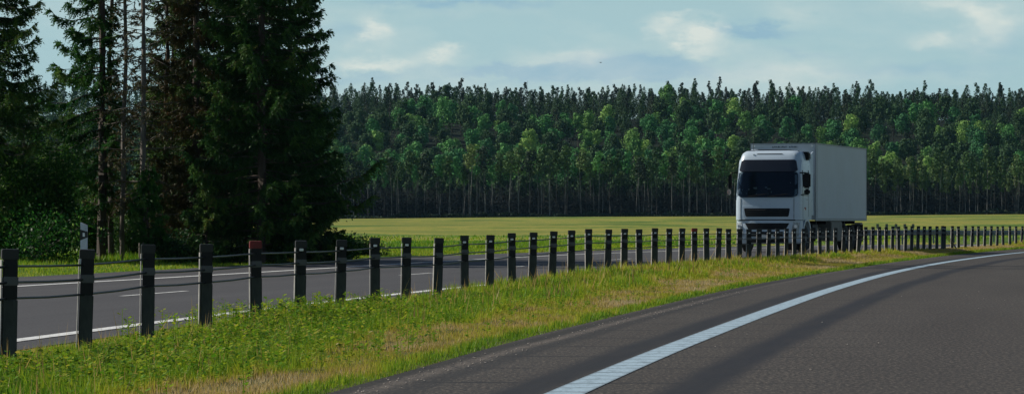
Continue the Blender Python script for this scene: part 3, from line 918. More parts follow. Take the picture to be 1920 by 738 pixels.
    cb = MB(); cb.bbox(-BX, BX, B0, B1, Z0, Z1, .015); box = cb.build('cargo_box', boxw, root, False)
    rl = MB()
    for sx in (-1, 1):
        rl.box(sx * BX - .014, sx * BX + .014, B0 - .008, B0 + .05, Z0, Z1 + .006)
        rl.box(sx * BX - .014, sx * BX + .014, B0, B1 + .01, Z1 - .05, Z1 + .01)
        rl.box(sx * BX - .016, sx * BX + .016, B0, B1 + .01, Z0 - .03, Z0 + .07)
        rl.box(sx * BX - .014, sx * BX + .014, B1 - .05, B1 + .012, Z0, Z1 + .006)
    rl.box(-BX, BX, B0 - .01, B0 + .03, Z1 - .045, Z1 + .008)
    rl.build('box_frame', rail, box)
    sl = MB(); sl.box(BX + .001, BX + .006, B0 + .26, B0 + .285, Z0 + .08, Z1 - .08)
    sl.build('corner_seal', dark, box)
    for x0 in (-1.13, 1.16):
        cl = MB(); cl.tube([(x0, B0 - .035, 4.07), (x0, B0 + .01, 4.07)], .035, 10); q = cl.build('corner_lamp', mat_refl, box, True)
    # faint dark lettering across the top of the box front: too small to read, kept as letter-sized marks
    lt = MB(); r_ = random.Random(9); x = -.42
    word = [8, 5]
    for wn in word:
        for k in range(wn):
            w = .062 if wn == 8 else .058
            y = B0 - .012
            zc = 4.035
            lt.box(x, x + .014, y, y + .008, zc - .03, zc + .03)
            if k % 2: lt.box(x + .014, x + w - .016, y, y + .008, zc + .016, zc + .03)
            if k % 3 != 1: lt.box(x + .014, x + w - .016, y, y + .008, zc - .007, zc + .007)
            if k % 3 == 0: lt.box(x + .014, x + w - .016, y, y + .008, zc - .03, zc - .016)
            lt.box(x + w - .018, x + w - .006, y, y + .008, zc - .028, zc + (.028 if k % 2 else .0))
            x += w + .012
        x += .07
    lt.build('lettering', solid('letter_blue', (.03, .06, .09), None, .6), box)
    # chassis and underbody
    ch = MB()
    for sx in (-.45, .38): ch.box(sx, sx + .08, .7, 12.4, .78, 1.06)
    ch.box(-1.2, 1.2, 12.45, 12.6, .55, .66)
    for yy in (3.2, 5, 6.8, 8.6, 10.6): ch.box(-1.2, 1.2, yy, yy + .1, 1.06, 1.19)
    ch.build('chassis', dark, root)
    ft = MB(); ft.bbox(.62, 1.2, 3.0, 4.2, .48, 1.04, .12); ft.build('fuel_tank', grey, root, True)
    tb = MB(); tb.bbox(.70, 1.23, 5.9, 8.0, .40, 1.17, .03); tb.build('pallet_locker', solid('locker_grey', (.13, .135, .13), (.08, .085, .08), .6, scale=3), root)
    tf = MB(); tf.bbox(-1.2, -.62, 3.0, 5.0, .48, 1.04, .12); tf.build('fuel_tank', grey, root, True)
    mf = MB()
    for sx in (-1, 1):
        mf.bbox(min(sx * .75, sx * 1.24), max(sx * .75, sx * 1.24), 12.15, 12.19, .35, 1.05, .01)
    mf.build('mud_flaps', dark, root)
    rb = MB(); rb.bbox(.9, 1.22, 11.9, 12.3, 1.03, 1.12, .03); rb.build('rear_mudguard', solid('mudguard_grey', (.28, .3, .3), (.16, .17, .17), .6), root)

    # wheels
    def wheel_me():
        t = MB(); prof = [(.26, -.14), (.44, -.15), (.50, -.12), (.515, -.05), (.515, .05), (.50, .12), (.44, .15), (.26, .14)]
        n = 28
        for k in range(n):
            a = 2 * math.pi * k / n
            for (r0, xx) in prof: t.v.append((xx, r0 * math.cos(a), r0 * math.sin(a)))
        m_ = len(prof)
        for k in range(n):
            k2 = (k + 1) % n
            for j in range(m_ - 1): t.f.append((k * m_ + j, k * m_ + j + 1, k2 * m_ + j + 1, k2 * m_ + j))
        rim = MB(); prof2 = [(.27, .12), (.24, .10), (.22, .03), (.10, .06), (.09, .13), (.0, .13)]
        for s_ in (-1, 1):
            b = len(rim.v)
            for k in range(n):
                a = 2 * math.pi * k / n
                for (r0, xx) in prof2: rim.v.append((s_ * xx, r0 * math.cos(a), r0 * math.sin(a)))
            m2 = len(prof2)
            for k in range(n):
                k2 = (k + 1) % n
                for j in range(m2 - 1): rim.f.append((b + k * m2 + j, b + k * m2 + j + 1, b + k2 * m2 + j + 1, b + k2 * m2 + j))
        return t.mesh('tyre', rubber, True), rim.mesh('rim', steel, True)
    tm, rm = wheel_me()
    for yy, dual in ((1.35, 0), (8.9, 1), (10.25, 1), (11.6, 1)):
        for s_ in (-1, 1):
            w = link('wheel', tm, root); w.location = (s_ * 1.07, yy, .515)
            link('rim', rm, w)
    return root
truck()

# ------------------------------------------------------------------ trees: roadside spruces
bark = solid('spruce_bark', (.075, .058, .048), (.035, .028, .024), .9, scale=2.5, bstr=.6, stretch=(1, 1, .25))
bark_pale = solid('dead_bark', (.16, .14, .13), (.07, .058, .05), .85, scale=3, bstr=.5, stretch=(1, 1, .25))
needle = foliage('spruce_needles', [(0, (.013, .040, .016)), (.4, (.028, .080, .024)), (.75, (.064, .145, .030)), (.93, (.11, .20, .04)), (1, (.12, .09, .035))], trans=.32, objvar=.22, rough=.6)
needle_gr = foliage('lit_needles', [(0, (.018, .055, .016)), (.4, (.045, .12, .026)), (.75, (.095, .20, .035)), (1, (.16, .22, .05))], trans=.38, objvar=.15)  # brighter copy of the spruce needles, sunlight put into the green
needle_lt = foliage('young_needles', [(0, (.03, .065, .018)), (.5, (.055, .11, .02)), (1, (.10, .16, .03))], trans=.3, objvar=.15)
needle_brown = foliage('browning_needles', [(0, (.030, .040, .016)), (.45, (.055, .060, .020)), (.7, (.11, .075, .028)), (.85, (.05, .10, .025)), (1, (.06, .13, .03))], trans=.2, objvar=.2)
leafm = foliage('bush_leaves', [(0, (.018, .06, .012)), (.6, (.045, .13, .018)), (.85, (.13, .27, .04)), (1, (.24, .33, .08))], trans=.5, objvar=.2, rough=.4)

def spruce_mesh(H, Rm, seed, zb=.6, dens=1.0, cut=12.0, gap=.0, droop=.35, lens=None, one_side=None, extra=None, twig=1.0):
    """returns (trunk MB, foliage tris, tint). cut: above it coarser"""
    r = np.random.default_rng(seed)
    tr = MB()
    zs = np.linspace(0, H, 14); wob = np.cumsum(r.normal(0, .02, (14, 2)), 0)
    rad = .0078 * H * (1 - zs / H) ** .8 + .015
    tr.tube([(wob[i, 0], wob[i, 1], zs[i] - .15) for i in range(14)], list(rad), 8)
    T = []; N = []
    z = zb; br = []
    while z < H - .25:
        far = z > cut
        k = int(r.integers(4, 6)) if not far else 4
        a0 = r.uniform(0, 6.28)
        for i in range(k):
            if r.uniform() < gap: continue
            a = a0 + i * 6.28 / k + r.normal(0, .25)
            s = (1 - z / H)
            L = Rm * (s ** .75) * r.uniform(.7, 1.12) * (0.72 + .28 * min(1, z / 2.5))
            if lens: L *= lens(z, a)
            if one_side is not None and math.cos(a - one_side) < -.2: L *= .35
            br.append((z + r.normal(0, .08), a, max(L, .15)))
        z += (.33 if not far else .55) / dens * r.uniform(.8, 1.2)
    if extra: br += extra
    for (z, a, L) in br:
        nseg = 8
        s = np.linspace(0, 1, nseg)
        up = r.normal(.10, .08)
        zz = z + L * (up * s - droop * np.sin(s * 2.3) * s * .8 + .22 * s ** 3) 
        side = r.normal(0, .07)
        ax = np.stack([np.cos(a + side * s) * L * s, np.sin(a + side * s) * L * s, zz], 1)
        ix = int(np.clip(z / H * 13, 0, 13)); ax[:, :2] += wob[ix]
        tr.tube([tuple(p) for p in ax[::2]] + [tuple(ax[-1])], list(np.linspace(.012 + .008 * L, .004, len(ax[::2]) + 1)), 4, False)
        far = z > cut
        nt_ = max(5, int(L / (.068 if not far else .2) * 2 * twig))
        ss = r.uniform(.12, 1.0, nt_) ** .8
        P0 = np.stack([np.interp(ss, s, ax[:, c]) for c in range(3)], 1)
        dirv = norm(np.gradient(ax, axis=0)); D = np.stack([np.interp(ss, s, dirv[:, c]) for c in range(3)], 1)
        lat = np.stack([-D[:, 1], D[:, 0], np.zeros(nt_)], 1); lat = norm(lat)
        sg = r.choice([-1, 1], nt_)[:, None]
        tl = (.42 * (1 - .55 * ss) + .10) * r.uniform(.6, 1.25, nt_) * min(1.0, .45 + L * .28)
        td = norm(D * r.uniform(.35, .9, (nt_, 1)) + lat * sg * r.uniform(.25, 1.0, (nt_, 1)) + np.array([0, 0, -1]) * r.uniform(.15, 1.3, (nt_, 1)))
        m = 6 if not far else 3
        tt = (np.arange(m) + .3) / m
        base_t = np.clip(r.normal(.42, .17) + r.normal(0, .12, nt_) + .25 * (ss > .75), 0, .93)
        for q in range(m):
            c0 = P0 + td * (tl * tt[q])[:, None] + np.array([0, 0, -1.0]) * ((tl * tt[q] ** 2) * .25)[:, None]
            for sgn in (-1, 1):
                sdv = norm(np.cross(td, r.normal(0, 1, (nt_, 3))))
                nl = (.125 if not far else .19) * (1.15 - .6 * tt[q]) * r.uniform(.7, 1.3, nt_)
                tip = c0 + (td * .75 + sdv * sgn * .65) * nl[:, None]
                wv = norm(np.cross(td, sdv)) * (.026 if not far else .04)
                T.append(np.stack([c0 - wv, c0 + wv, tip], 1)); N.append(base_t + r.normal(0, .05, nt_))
        # a bristle ribbon along the branch itself
        m2 = int(L / .07) + 3
        sb = r.uniform(.15, 1, m2); c0 = np.stack([np.interp(sb, s, ax[:, c]) for c in range(3)], 1)
        dd = norm(np.stack([np.interp(sb, s, dirv[:, c]) for c in range(3)], 1) + r.normal(0, .6, (m2, 3)))
        wv = norm(np.cross(dd, r.normal(0, 1, (m2, 3)))) * .02
        T.append(np.stack([c0 - wv, c0 + wv, c0 + dd * .13], 1)); N.append(np.clip(r.normal(.45, .1, m2), 0, 1))
    return tr, np.concatenate(T), np.clip(np.concatenate(N), 0, 1)

def make_tree(name, label, cat, group, px, y, geo, fm, bk=bark, rz=0.0, z=None):
    k = .875                     # the clump stands this much closer than first paced out
    y *= k; x = (px - 960) / F * y
    root = empty(name, (x, y, float(terrain(x, y)) - .03), rz); root.scale = (k, k, k)
    tag(root, label, cat, group)
    tr, T, N = geo
    tr.build('trunk', bk, root, True)
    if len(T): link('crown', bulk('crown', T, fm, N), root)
    return root

GS = 'conifers standing in the roadside clump'
make_tree('spruce_tree', 'dark drooping spruce cut off by the left edge of the picture', 'tree', GS, -28, 104, spruce_mesh(17, 2.85, 11, dens=1.2), needle, rz=.3)
make_tree('spruce_tree', 'half bare spruce with tufts hanging on its left side, second from left', 'tree', GS, 190, 108,
          spruce_mesh(20, 2.5, 12, zb=2.0, gap=.12, dens=1.0, droop=.55, one_side=math.pi, lens=lambda z, a: 1.0 if z > 3.5 else .6), needle_gr)
def dead(H, Rm, seed, zb=1.0, n=60, tuft=.25):
    r = np.random.default_rng(seed)
    tr = MB(); zs = np.linspace(0, H, 16); wob = np.cumsum(r.normal(0, .022, (16, 2)), 0)
    tr.tube([(wob[i, 0], wob[i, 1], zs[i] - .15) for i in range(16)], list(.0062 * H * (1 - zs / H * .85) + .008), 8)
    T = []; N = []
    for k in range(n):
        z = r.uniform(zb, H * .95); a = r.uniform(0, 6.28); L = Rm * r.uniform(.25, 1.1) * (1 - z / H * .6)
        s = np.linspace(0, 1, 6); dr = r.uniform(-.35, .25)
        ax = np.stack([np.cos(a) * L * s, np.sin(a) * L * s, z + L * (dr * s + r.uniform(-.2, .3) * s * s)], 1)
        ix = int(np.clip(z / H * 15, 0, 15)); ax[:, :2] += wob[ix]
        tr.tube([tuple(p) for p in ax], list(np.linspace(.016, .004, 6)), 4, False)
        for q in range(int(L * 7)):
            t = r.uniform(.2, 1); p = np.array([np.interp(t, s, ax[:, c]) for c in range(3)])
            d = np.array([math.cos(a) + r.normal(0, .8), math.sin(a) + r.normal(0, .8), r.uniform(-1.2, .1)]); d /= np.linalg.norm(d); l = r.uniform(.1, .4)
            tr.tube([tuple(p), tuple(p + d * l)], [.005, .0025], 3, False)
            if r.uniform() < tuft:
                m = 14; tt = r.uniform(0, 1, m)[:, None]; c0 = p + d * l * tt
                dd = norm(d + r.normal(0, .6, (m, 3))); wv = norm(np.cross(dd, r.normal(0, 1, (m, 3)))) * .02
                T.append(np.stack([c0 - wv, c0 + wv, c0 + dd * .11], 1)); N.append(r.uniform(.2, .8, m))
    return tr, (np.concatenate(T) if T else np.zeros((0, 3, 3))), (np.concatenate(N) if N else np.zeros(0))
make_tree('spruce_tree', 'slim dead spruce trunk with bare twigs, right of the half bare spruce', 'tree', GS, 209, 110, dead(17, 1.9, 21, 1.5, 170, .8), needle_brown, bark)
make_tree('spruce_tree', 'thin bare grey trunk standing between the two thicker dead trunks', 'tree', GS, 232, 107, dead(15, 1.5, 22, 2.0, 110, .5), needle_brown, bark_pale)
make_tree('spruce_tree', 'tall dead spruce trunk with pale sunlit bark and broken branches', 'tree', GS, 266, 106, dead(18, 1.9, 23, 1.2, 190, .7), needle_brown, bark_pale)
make_tree('spruce_tree', 'thin leaning dead trunk just left of the brownish spruce', 'tree', GS, 310, 111, dead(16, 1.8, 24, 2.0, 190, .9), needle_brown, bark)
make_tree('spruce_tree', 'brownish thinning spruce between dead trunks and dense dark spruces', 'tree', GS, 362, 109, spruce_mesh(19, 2.1, 13, zb=1.2, gap=.1, dens=1.1, droop=.5), needle_brown)
make_tree('spruce_tree', 'dense tall dark spruce left of centre in the solid dark group', 'tree', GS, 424, 112, spruce_mesh(24, 3.1, 14, zb=.4, dens=1.25), needle, rz=1.1)
make_tree('spruce_tree', 'dense dark spruce with one long low branch reaching over the meadow', 'tree', GS, 492, 106,
          spruce_mesh(19.5, 2.9, 15, zb=.3, dens=1.25, extra=[(2.55, -.02, 3.95), (2.35, .08, 3.7), (2.2, -.12, 3.4), (2.5, .2, 3.3)]), needle, rz=0)
make_tree('spruce_tree', 'dense dark spruce at the right edge of the roadside clump', 'tree', GS, 545, 113, spruce_mesh(15.5, 2.2, 16, zb=.3, dens=1.25), needle, rz=2.0)
make_tree('spruce_tree', 'small light green young spruce low between the dead trunks', 'young tree', GS, 283, 103.5, spruce_mesh(3.4, 1.1, 17, zb=.9, dens=1.5, twig=.9), needle_gr)
make_tree('spruce_tree', 'low dark young spruce at the foot of the dense group, nearest the meadow', 'young tree', GS, 600, 110, spruce_mesh(3.1, 1.15, 18, zb=.2, dens=1.3), needle)
make_tree('spruce_tree', 'low bushy young spruce at the foot of the brownish spruce', 'young tree', GS, 385, 105, spruce_mesh(2.9, 1.3, 19, zb=.2, dens=1.3), needle)
make_tree('spruce_tree', 'thin crowned spruce farther back, its top between the dead trunks and the brownish spruce', 'tree', GS, 322, 118, spruce_mesh(16, 1.7, 25, zb=2.5, gap=.25, dens=.9, droop=.5), needle, rz=.5)
GB = 'young spruces in the shade behind the clump'
for i, (px, y, h, rr_, sd, nme) in enumerate(((40, 128, 7.0, 2.3, 31, 'shaded young spruce behind the left edge spruce'), (120, 132, 6.0, 2.2, 32, 'shaded young spruce behind the leafy bushes'),
        (205, 136, 5.6, 2.0, 33, 'shaded young spruce behind the half bare spruce'), (290, 130, 6.2, 2.1, 34, 'shaded young spruce seen between the dead trunks'),
        (350, 126, 7.5, 2.3, 35, 'shaded young spruce behind the brownish spruce'))):
    make_tree('spruce_tree', nme, 'young tree', GB, px, y, spruce_mesh(h, rr_, sd, zb=.5, dens=1.0, twig=.8), needle)

# leafy bushes
def bush_geo(W, H, seed, n=9000, leaf=.058):
    r = np.random.default_rng(seed); tr = MB(); T = []; N = []
    nst = 10
    for k in range(nst):
        a = r.uniform(0, 6.28); L = H * r.uniform(.6, 1.0); s = np.linspace(0, 1, 6)
        sp = W * r.uniform(.2, .95)
        ax = np.stack([np.cos(a) * sp * s ** 1.3, np.sin(a) * sp * s ** 1.3, L * s], 1)
        tr.tube([tuple(p) for p in ax], list(np.linspace(.03, .006, 6)), 5, False)
        for q in range(16):
            t = r.uniform(.2, 1); c = np.array([np.interp(t, s, ax[:, j]) for j in range(3)]) + r.normal(0, W * .16, 3)
            m = n // (nst * 16)
            p = c + r.normal(0, 1, (m, 3)) * np.array([.17, .17, .12]) * (W / 1.6)
            p[:, 2] = np.maximum(p[:, 2], .03)
            d = norm(r.normal(0, 1, (m, 3))); e = norm(np.cross(d, r.normal(0, 1, (m, 3)))); l = leaf * r.uniform(.6, 1.4, (m, 1))
            T.append(np.stack([p, p + d * l + e * l * .45, p + d * l * 2, p + d * l - e * l * .45], 1)); N.append(np.clip(r.normal(.38, .32, m), 0, 1))
    return tr, np.concatenate(T), np.concatenate(N)
GL = 'leafy bushes under the spruces'
for (px, y, W, H, sd, lab, fm) in ((20, 103, 1.6, 3.4, 41, 'leafy bush with bright backlit leaves at the left picture edge', leafm), (105, 104, 1.5, 4.3, 42, 'tall leafy bush behind the white marker post, left of it', leafm),
        (175, 112, 1.3, 2.2, 43, 'low leafy bush right of the white marker post', leafm), (250, 116, 1.5, 1.6, 44, 'low yellowish bush behind the dead trunks', needle_lt), (330, 104, 1.0, 1.0, 45, 'knee high bush at the foot of the dead trunks', needle),
        (60, 101, 2.7, 1.7, 46, 'wide loose undergrowth bush left of the marker post', leafm), (645, 112.5, .7, .9, 47, 'small dark bush at the corner of the meadow beside the spruces', leafm), (682, 122, 1.0, .6, 48, 'dark rounded bush alone on the meadow just right of the spruces', needle)):
    tr, T, N = bush_geo(W, H, sd, 12000 if H > 2 else 5000)
    make_tree('bush', lab, 'bush', GL, px, y, (tr, T, N), fm, bark)

# ------------------------------------------------------------------ far forest
def far_fol(name, a, b, c): return foliage(name, [(0, a), (.5, b), (1, c)], trans=.10, objvar=.34, rough=.8)
FM = {
    'mid': far_fol('leaf_mid_green', (.030, .125, .036), (.062, .23, .060), (.11, .32, .080)),
    'pale': far_fol('leaf_pale_green', (.080, .19, .042), (.155, .32, .070), (.24, .42, .10)),
    'dark': far_fol('leaf_dark_green', (.016, .050, .018), (.028, .085, .028), (.044, .115, .036)),
    'con': far_fol('pine_dark', (.010, .024, .014), (.017, .038, .020), (.028, .052, .024)),
    'con2': far_fol('pine_grey_green', (.016, .032, .018), (.027, .048, .024), (.042, .066, .030)),
    'rust': far_fol('rusty_crown', (.035, .030, .018), (.060, .045, .025), (.080, .055, .032)),
}
birch_bark = solid('birch_bark', (.26, .27, .26), (.04, .042, .042), .8, scale=.9, stretch=(1, 1, .4))

def clumps(c, rad, n, size, r, flat=1.0):
    """n leaf clumps over an ellipsoid shell with centre c, radii rad -> quads"""
    d = norm(r.normal(0, 1, (n, 3)))
    rr_ = r.uniform(.55, 1.06, (n, 1))
    p = np.asarray(c) + d * np.asarray(rad) * rr_
    nrm = norm(d + r.normal(0, .38, (n, 3)))
    u = norm(np.cross(nrm, r.normal(0, 1, (n, 3)))); v = np.cross(nrm, u)
    s = size * r.uniform(.5, 1.3, (n, 1))
    return np.stack([p - u * s, p - v * s * .8, p + u * s * r.uniform(.6, 1.2, (n, 1)), p + v * s * .8], 1)

def decid_crown(seed, W=3.2, H=6.5, z0=6.0, lobes=9, per=60, size=.38):
    r = np.random.default_rng(seed); Q = []; T = []
    for k in range(lobes):
        t = k / (lobes - 1); a = r.uniform(0, 6.28)
        prof = math.sin(math.pi * (.22 + .66 * t)) ** .7
        rad = W * prof * r.uniform(.1, .58); c = (math.cos(a) * rad, math.sin(a) * rad, z0 + H * (t * .85 + .05) + r.normal(0, .2))
        lr = W * r.uniform(.40, .60) * (1.12 - .30 * t)
        q = clumps(c, (lr, lr, lr * .85), per, size, r); Q.append(q); T.append(np.clip(r.normal(.5, .1) + r.normal(0, .17, len(q)), 0, 1))
    return np.concatenate(Q), np.concatenate(T)

def conifer_crown(seed, W=2.2, H=13, z0=3.5, pine=False, per=11):
    r = np.random.default_rng(seed); Q = []; T = []
    if pine:
        for k in range(16):
            t = k / 15; a = r.uniform(0, 6.28); rad = W * .6 * (1 - t * .85) * r.uniform(.4, 1.2); c = (math.cos(a) * rad, math.sin(a) * rad, z0 + H * t)
            lr = W * (.58 - .42 * t) * r.uniform(.75, 1.25)
            q = clumps(c, (lr, lr, lr * .8), 36, .30, r); Q.append(q); T.append(np.clip(r.normal(.5, .18, len(q)), 0, 1))
        return np.concatenate(Q), np.concatenate(T)
    n = 950
    t = r.uniform(0, 1, n) ** .8; z = z0 + H * t
    L = (W * (1 - t) ** .72 + .10) * (1 + .18 * np.sin(t * 40 + r.uniform(0, 6)))
    a = r.uniform(0, 6.28, n); rr_ = np.sqrt(r.uniform(.1, 1.15, n)) * L
    # lopsided: some sectors are thinner
    rr_ *= 1 - .25 * np.clip(np.sin(a * 2 + t * 9 + seed), 0, 1)
    p = np.stack([np.cos(a) * rr_, np.sin(a) * rr_, z], 1)
    out_ = np.stack([np.cos(a), np.sin(a), -r.uniform(.2, 1.1, n)], 1); out_ = norm(out_)
    sd = norm(np.stack([-np.sin(a), np.cos(a), r.normal(0, .5, n)], 1)); s_ = (.16 + .34 * (1 - t))[:, None] * r.uniform(.6, 1.3, (n, 1))
    Q.append(np.stack([p - out_ * s_, p - sd * s_ * .6, p + out_ * s_, p + sd * s_ * .6], 1)); T.append(np.clip(r.normal(.45, .2, n), 0, 1))
    k = 14; zt = z0 + H * np.linspace(.93, 1.03, k); w_ = np.linspace(.22, .03, k)
    a = r.uniform(0, 6.28, k); d = np.stack([np.cos(a), np.sin(a), np.zeros(k)], 1); c = np.stack([np.zeros(k), np.zeros(k), zt], 1)
    Q.append(np.stack([c - d * w_[:, None], c - [0, 0, .12], c + d * w_[:, None], c + np.array([0, 0, .25])], 1)); T.append(np.full(k, .4))
    return np.concatenate(Q), np.concatenate(T)

def trunk_polys(H, r0, seed, bend=.25, r1=.05, n=5, seg=6):
    r = np.random.default_rng(seed); zs = np.linspace(-1, H, seg + 1); wob = np.cumsum(r.normal(0, bend, (seg + 1, 2)), 0) * .5; wob -= wob[0]
    rad = np.linspace(r0, r1, seg + 1); Q = []
    for i in range(seg):
        for k in range(n):
            a, b = 6.2832 * k / n, 6.2832 * (k + 1) / n
            f = lambda i_, t: (wob[i_, 0] + math.cos(t) * rad[i_], wob[i_, 1] + math.sin(t) * rad[i_], zs[i_])
            Q.append([f(i, a), f(i, b), f(i + 1, b), f(i + 1, a)])
    return np.array(Q)

def whole(nme, crown, trunk, fm, bk):
    Q = np.concatenate([crown[0], trunk]); T = np.concatenate([crown[1], np.full(len(trunk), .3)])
    mi = np.concatenate([np.zeros(len(crown[0]), int), np.ones(len(trunk), int)])
    return bulk(nme, Q, None, T, mats=[fm, bk], midx=mi)

DEC = [decid_crown(100 + i, W=w, H=h, z0=z, lobes=l, per=84) for i, (w, h, z, l) in enumerate(((4.6, 6.0, 8.5, 13), (5.4, 6.4, 8, 14), (3.8, 6.4, 8.5, 12), (4.8, 7.2, 7.5, 14), (3.4, 5.6, 9.5, 11)))]
CON = [conifer_crown(200 + i, W=w, H=h, z0=z, pine=p) for i, (w, h, z, p) in enumerate(((3.8, 13, 2.5, False), (4.6, 12.5, 2.5, False), (3.6, 11, 4, True), (4.4, 10.5, 3.5, True), (3.3, 15, 2, False), (3.2, 12, 3.5, True)))]
dtr = [bulk('trunk', trunk_polys(12, .2, 300 + i), bark) for i in range(len(DEC))]
ctr_ = [bulk('trunk', trunk_polys(15, .2, 330 + i), bark) for i in range(len(CON))]
dcr = {(i, k): bulk('crown', DEC[i][0], FM[k], DEC[i][1]) for i in range(len(DEC)) for k in ('mid', 'pale', 'dark')}
ccr = {(i, k): bulk('crown', CON[i][0], FM[k], CON[i][1]) for i in range(len(CON)) for k in ('con', 'con2', 'rust')}

def where(px):
    if px < 780: return 'beside the roadside spruces'
    if px < 960: return 'left of centre'
    if px < 1140: return 'right of centre'
    if px < 1370: return 'left of the truck'
    if px < 1640: return 'behind the truck'
    if px < 1780: return 'right of the truck'
    return 'at the right edge'

# birches along the edge of the wood: trunk and crown each
B_SH = []
for i, (H, W, z0, cH, sz) in enumerate(((19, 3.0, 13.6, 5.6, .36), (18, 2.6, 13.6, 5.0, .34), (19, 3.4, 13.4, 6.4, .38), (17, 1.6, 12.0, 5.0, .28), (19, 3.1, 13.6, 6.0, .36), (15, 1.3, 9.0, 4.5, .26),
        (18, 1.9, 8.5, 9.0, .32), (17, 1.7, 9.5, 7.5, .30))):
    B_SH.append((H, decid_crown(400 + i, W=W, H=cH, z0=z0, lobes=9, per=42, size=sz)))
bt = [bulk('trunk', np.concatenate([trunk_polys(H * .93, .105, 420 + i, .26, .03)] + ([trunk_polys(H * .8, .08, 440 + i, .30, .03) + np.array([.35, 0, 0])] if i in (2, 4) else [])), birch_bark, None) for i, (H, c) in enumerate(B_SH)]
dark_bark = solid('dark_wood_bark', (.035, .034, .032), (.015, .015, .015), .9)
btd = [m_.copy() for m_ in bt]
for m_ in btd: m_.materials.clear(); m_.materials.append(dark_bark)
FB = {'pale': far_fol('birch_pale', (.055, .10, .030), (.10, .165, .048), (.15, .21, .07)), 'mid': far_fol('birch_mid', (.030, .070, .020), (.055, .12, .030), (.085, .16, .040)), 'dark': far_fol('birch_dark', (.014, .030, .016), (.022, .044, .022), (.034, .058, .028))}
FB['lit'] = FM['mid']
bc = {(i, k): bulk('crown', B_SH[i][1][0], FB[k], B_SH[i][1][1]) for i in range(len(B_SH)) for k in FB}
shape_word = ['tall', 'slim tall', 'full crowned', 'sparse topped', 'twin stemmed', 'short', 'long crowned', 'slim long crowned']
col_word = {'lit': 'fresh green', 'pale': 'pale yellowish', 'mid': 'mid green', 'dark': 'dark green'}
r = random.Random(77)
nb = 0
rows = [(1000, 3.9), (1005, 3.6), (1011, 3.6), (1018, 3.7)]
for ri, (yr, sp) in enumerate(rows):
    x = (600 - 960) / F * yr + r.uniform(0, 2)
    while x < (1960 - 960) / F * yr:
        y = yr + r.uniform(-2, 2); px = 960 + F * x / y
        right = px > 1640
        i = r.choice([0, 1, 2, 4, 0, 3] if ri else [0, 1, 3, 5, 2])
        if right: i = r.choice([6, 7, 6, 2, 7, 1])
        if ri == 0 and not right and r.random() < .6: x += sp * r.uniform(.6, 1.3); continue
        k = r.choice(['pale', 'mid', 'mid'] if right else (['mid', 'mid', 'lit', 'dark'] if ri > 0 else ['mid', 'pale', 'dark']))
        root = empty('birch_tree', (x, y, float(terrain(x, y))), r.uniform(0, 6.28))
        s = r.uniform(.82, 1.12) * (.94 if right and ri < 2 else 1.0); root.scale = (s, s, s * r.uniform(.95, 1.06))
        lay = ['front row', 'second row', 'third row', 'back row'][ri]
        tag(root, f'{shape_word[i]} {col_word[k]} birch, {lay} of the wood, {where(px)}', 'birch', 'birches along the edge of the far wood')
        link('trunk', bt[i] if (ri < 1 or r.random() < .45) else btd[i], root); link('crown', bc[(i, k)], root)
        nb += 1
        x += sp * r.uniform(.55, 1.45)

# slope trees
slope = []
yr = 1030; ri = 0
while yr < 1475:
    t = (yr - 1030) / 445.0
    x = (590 - 960) / F * yr + r.uniform(0, 3)
    sp = 5.0 + 1.4 * (t < .5)
    while x < (1960 - 960) / F * yr:
        y = yr + r.uniform(-10, 10)
        pc = .06 + .94 * sstep(.50, .68, t + r.gauss(0, .06) + .08 * math.sin(x * .06))
        slope.append((x, y, t, r.random() < pc)); x += sp * r.uniform(.5, 1.5)
    yr += 22 if t < .5 else (20 if t < .85 else 11); ri += 1
nd_ = sum(1 for s in slope if not s[3]); nc_ = len(slope) - nd_
def lay_word(t): return 'at the foot of' if t < .14 else 'low on' if t < .3 else 'halfway up' if t < .5 else 'high on' if t < .8 else 'along the skyline of'
r.shuffle(slope)
cnt = {'d': 0, 'c': 0}; rest = []
dshape = ['rounded', 'broad', 'narrow', 'tall domed', 'small topped']
cshape = ['pointed', 'wide pointed', 'clumpy topped', 'broad clumpy', 'needle thin', 'loose topped']
slope.sort(key=lambda s: (s[2] < .05))
for (x, y, t, con) in slope:
    px = 960 + F * x / y
    z = float(terrain(x, y))
    if con:
        i = r.choice([0, 1, 2, 3, 2, 5, 2, 5, 3]); k = 'con' if r.random() < .62 else 'con2'
        if px > 1640 and t < .6 and r.random() < .10: k = 'rust'
        s = r.uniform(.66, 1.0) + .22 * (r.random() < .10)
        if cnt['c'] >= 295: rest.append((x, y, z, s, CON[i], k)); continue
        cnt['c'] += 1
        o = empty('conifer_tree', (x, y, z), r.uniform(0, 6.28)); link('trunk', ctr_[i], o); link('crown', ccr[(i, k)], o); o.scale = (s, s, s * r.uniform(.9, 1.1))
        cw = {'con': 'dark', 'con2': 'grey green', 'rust': 'rusty brown'}[k]
        tag(o, f'{cshape[i]} {cw} conifer {lay_word(t)} the hill, {where(px)}', 'conifer', 'conifers on the far wooded hill')
    else:
        i = r.randrange(5); k = r.choices(['mid', 'pale', 'dark'], [.5, .27, .23])[0]
        s = r.uniform(.68, 1.14)
        if cnt['d'] >= 295: rest.append((x, y, z, s, DEC[i], k)); continue
        cnt['d'] += 1
        o = empty('broadleaf_tree', (x, y, z), r.uniform(0, 6.28)); link('trunk', dtr[i], o); link('crown', dcr[(i, k)], o); o.scale = (s, s, s * r.uniform(.9, 1.1))
        cw = {'mid': 'mid green', 'pale': 'pale green', 'dark': 'dark green'}[k]
        tag(o, f'{dshape[i]} {cw} leafy tree {lay_word(t)} the hill, {where(px)}', 'leafy tree', 'leafy trees on the far wooded hill')
print('birch', nb, 'slope', nd_, nc_, 'rest', len(rest))

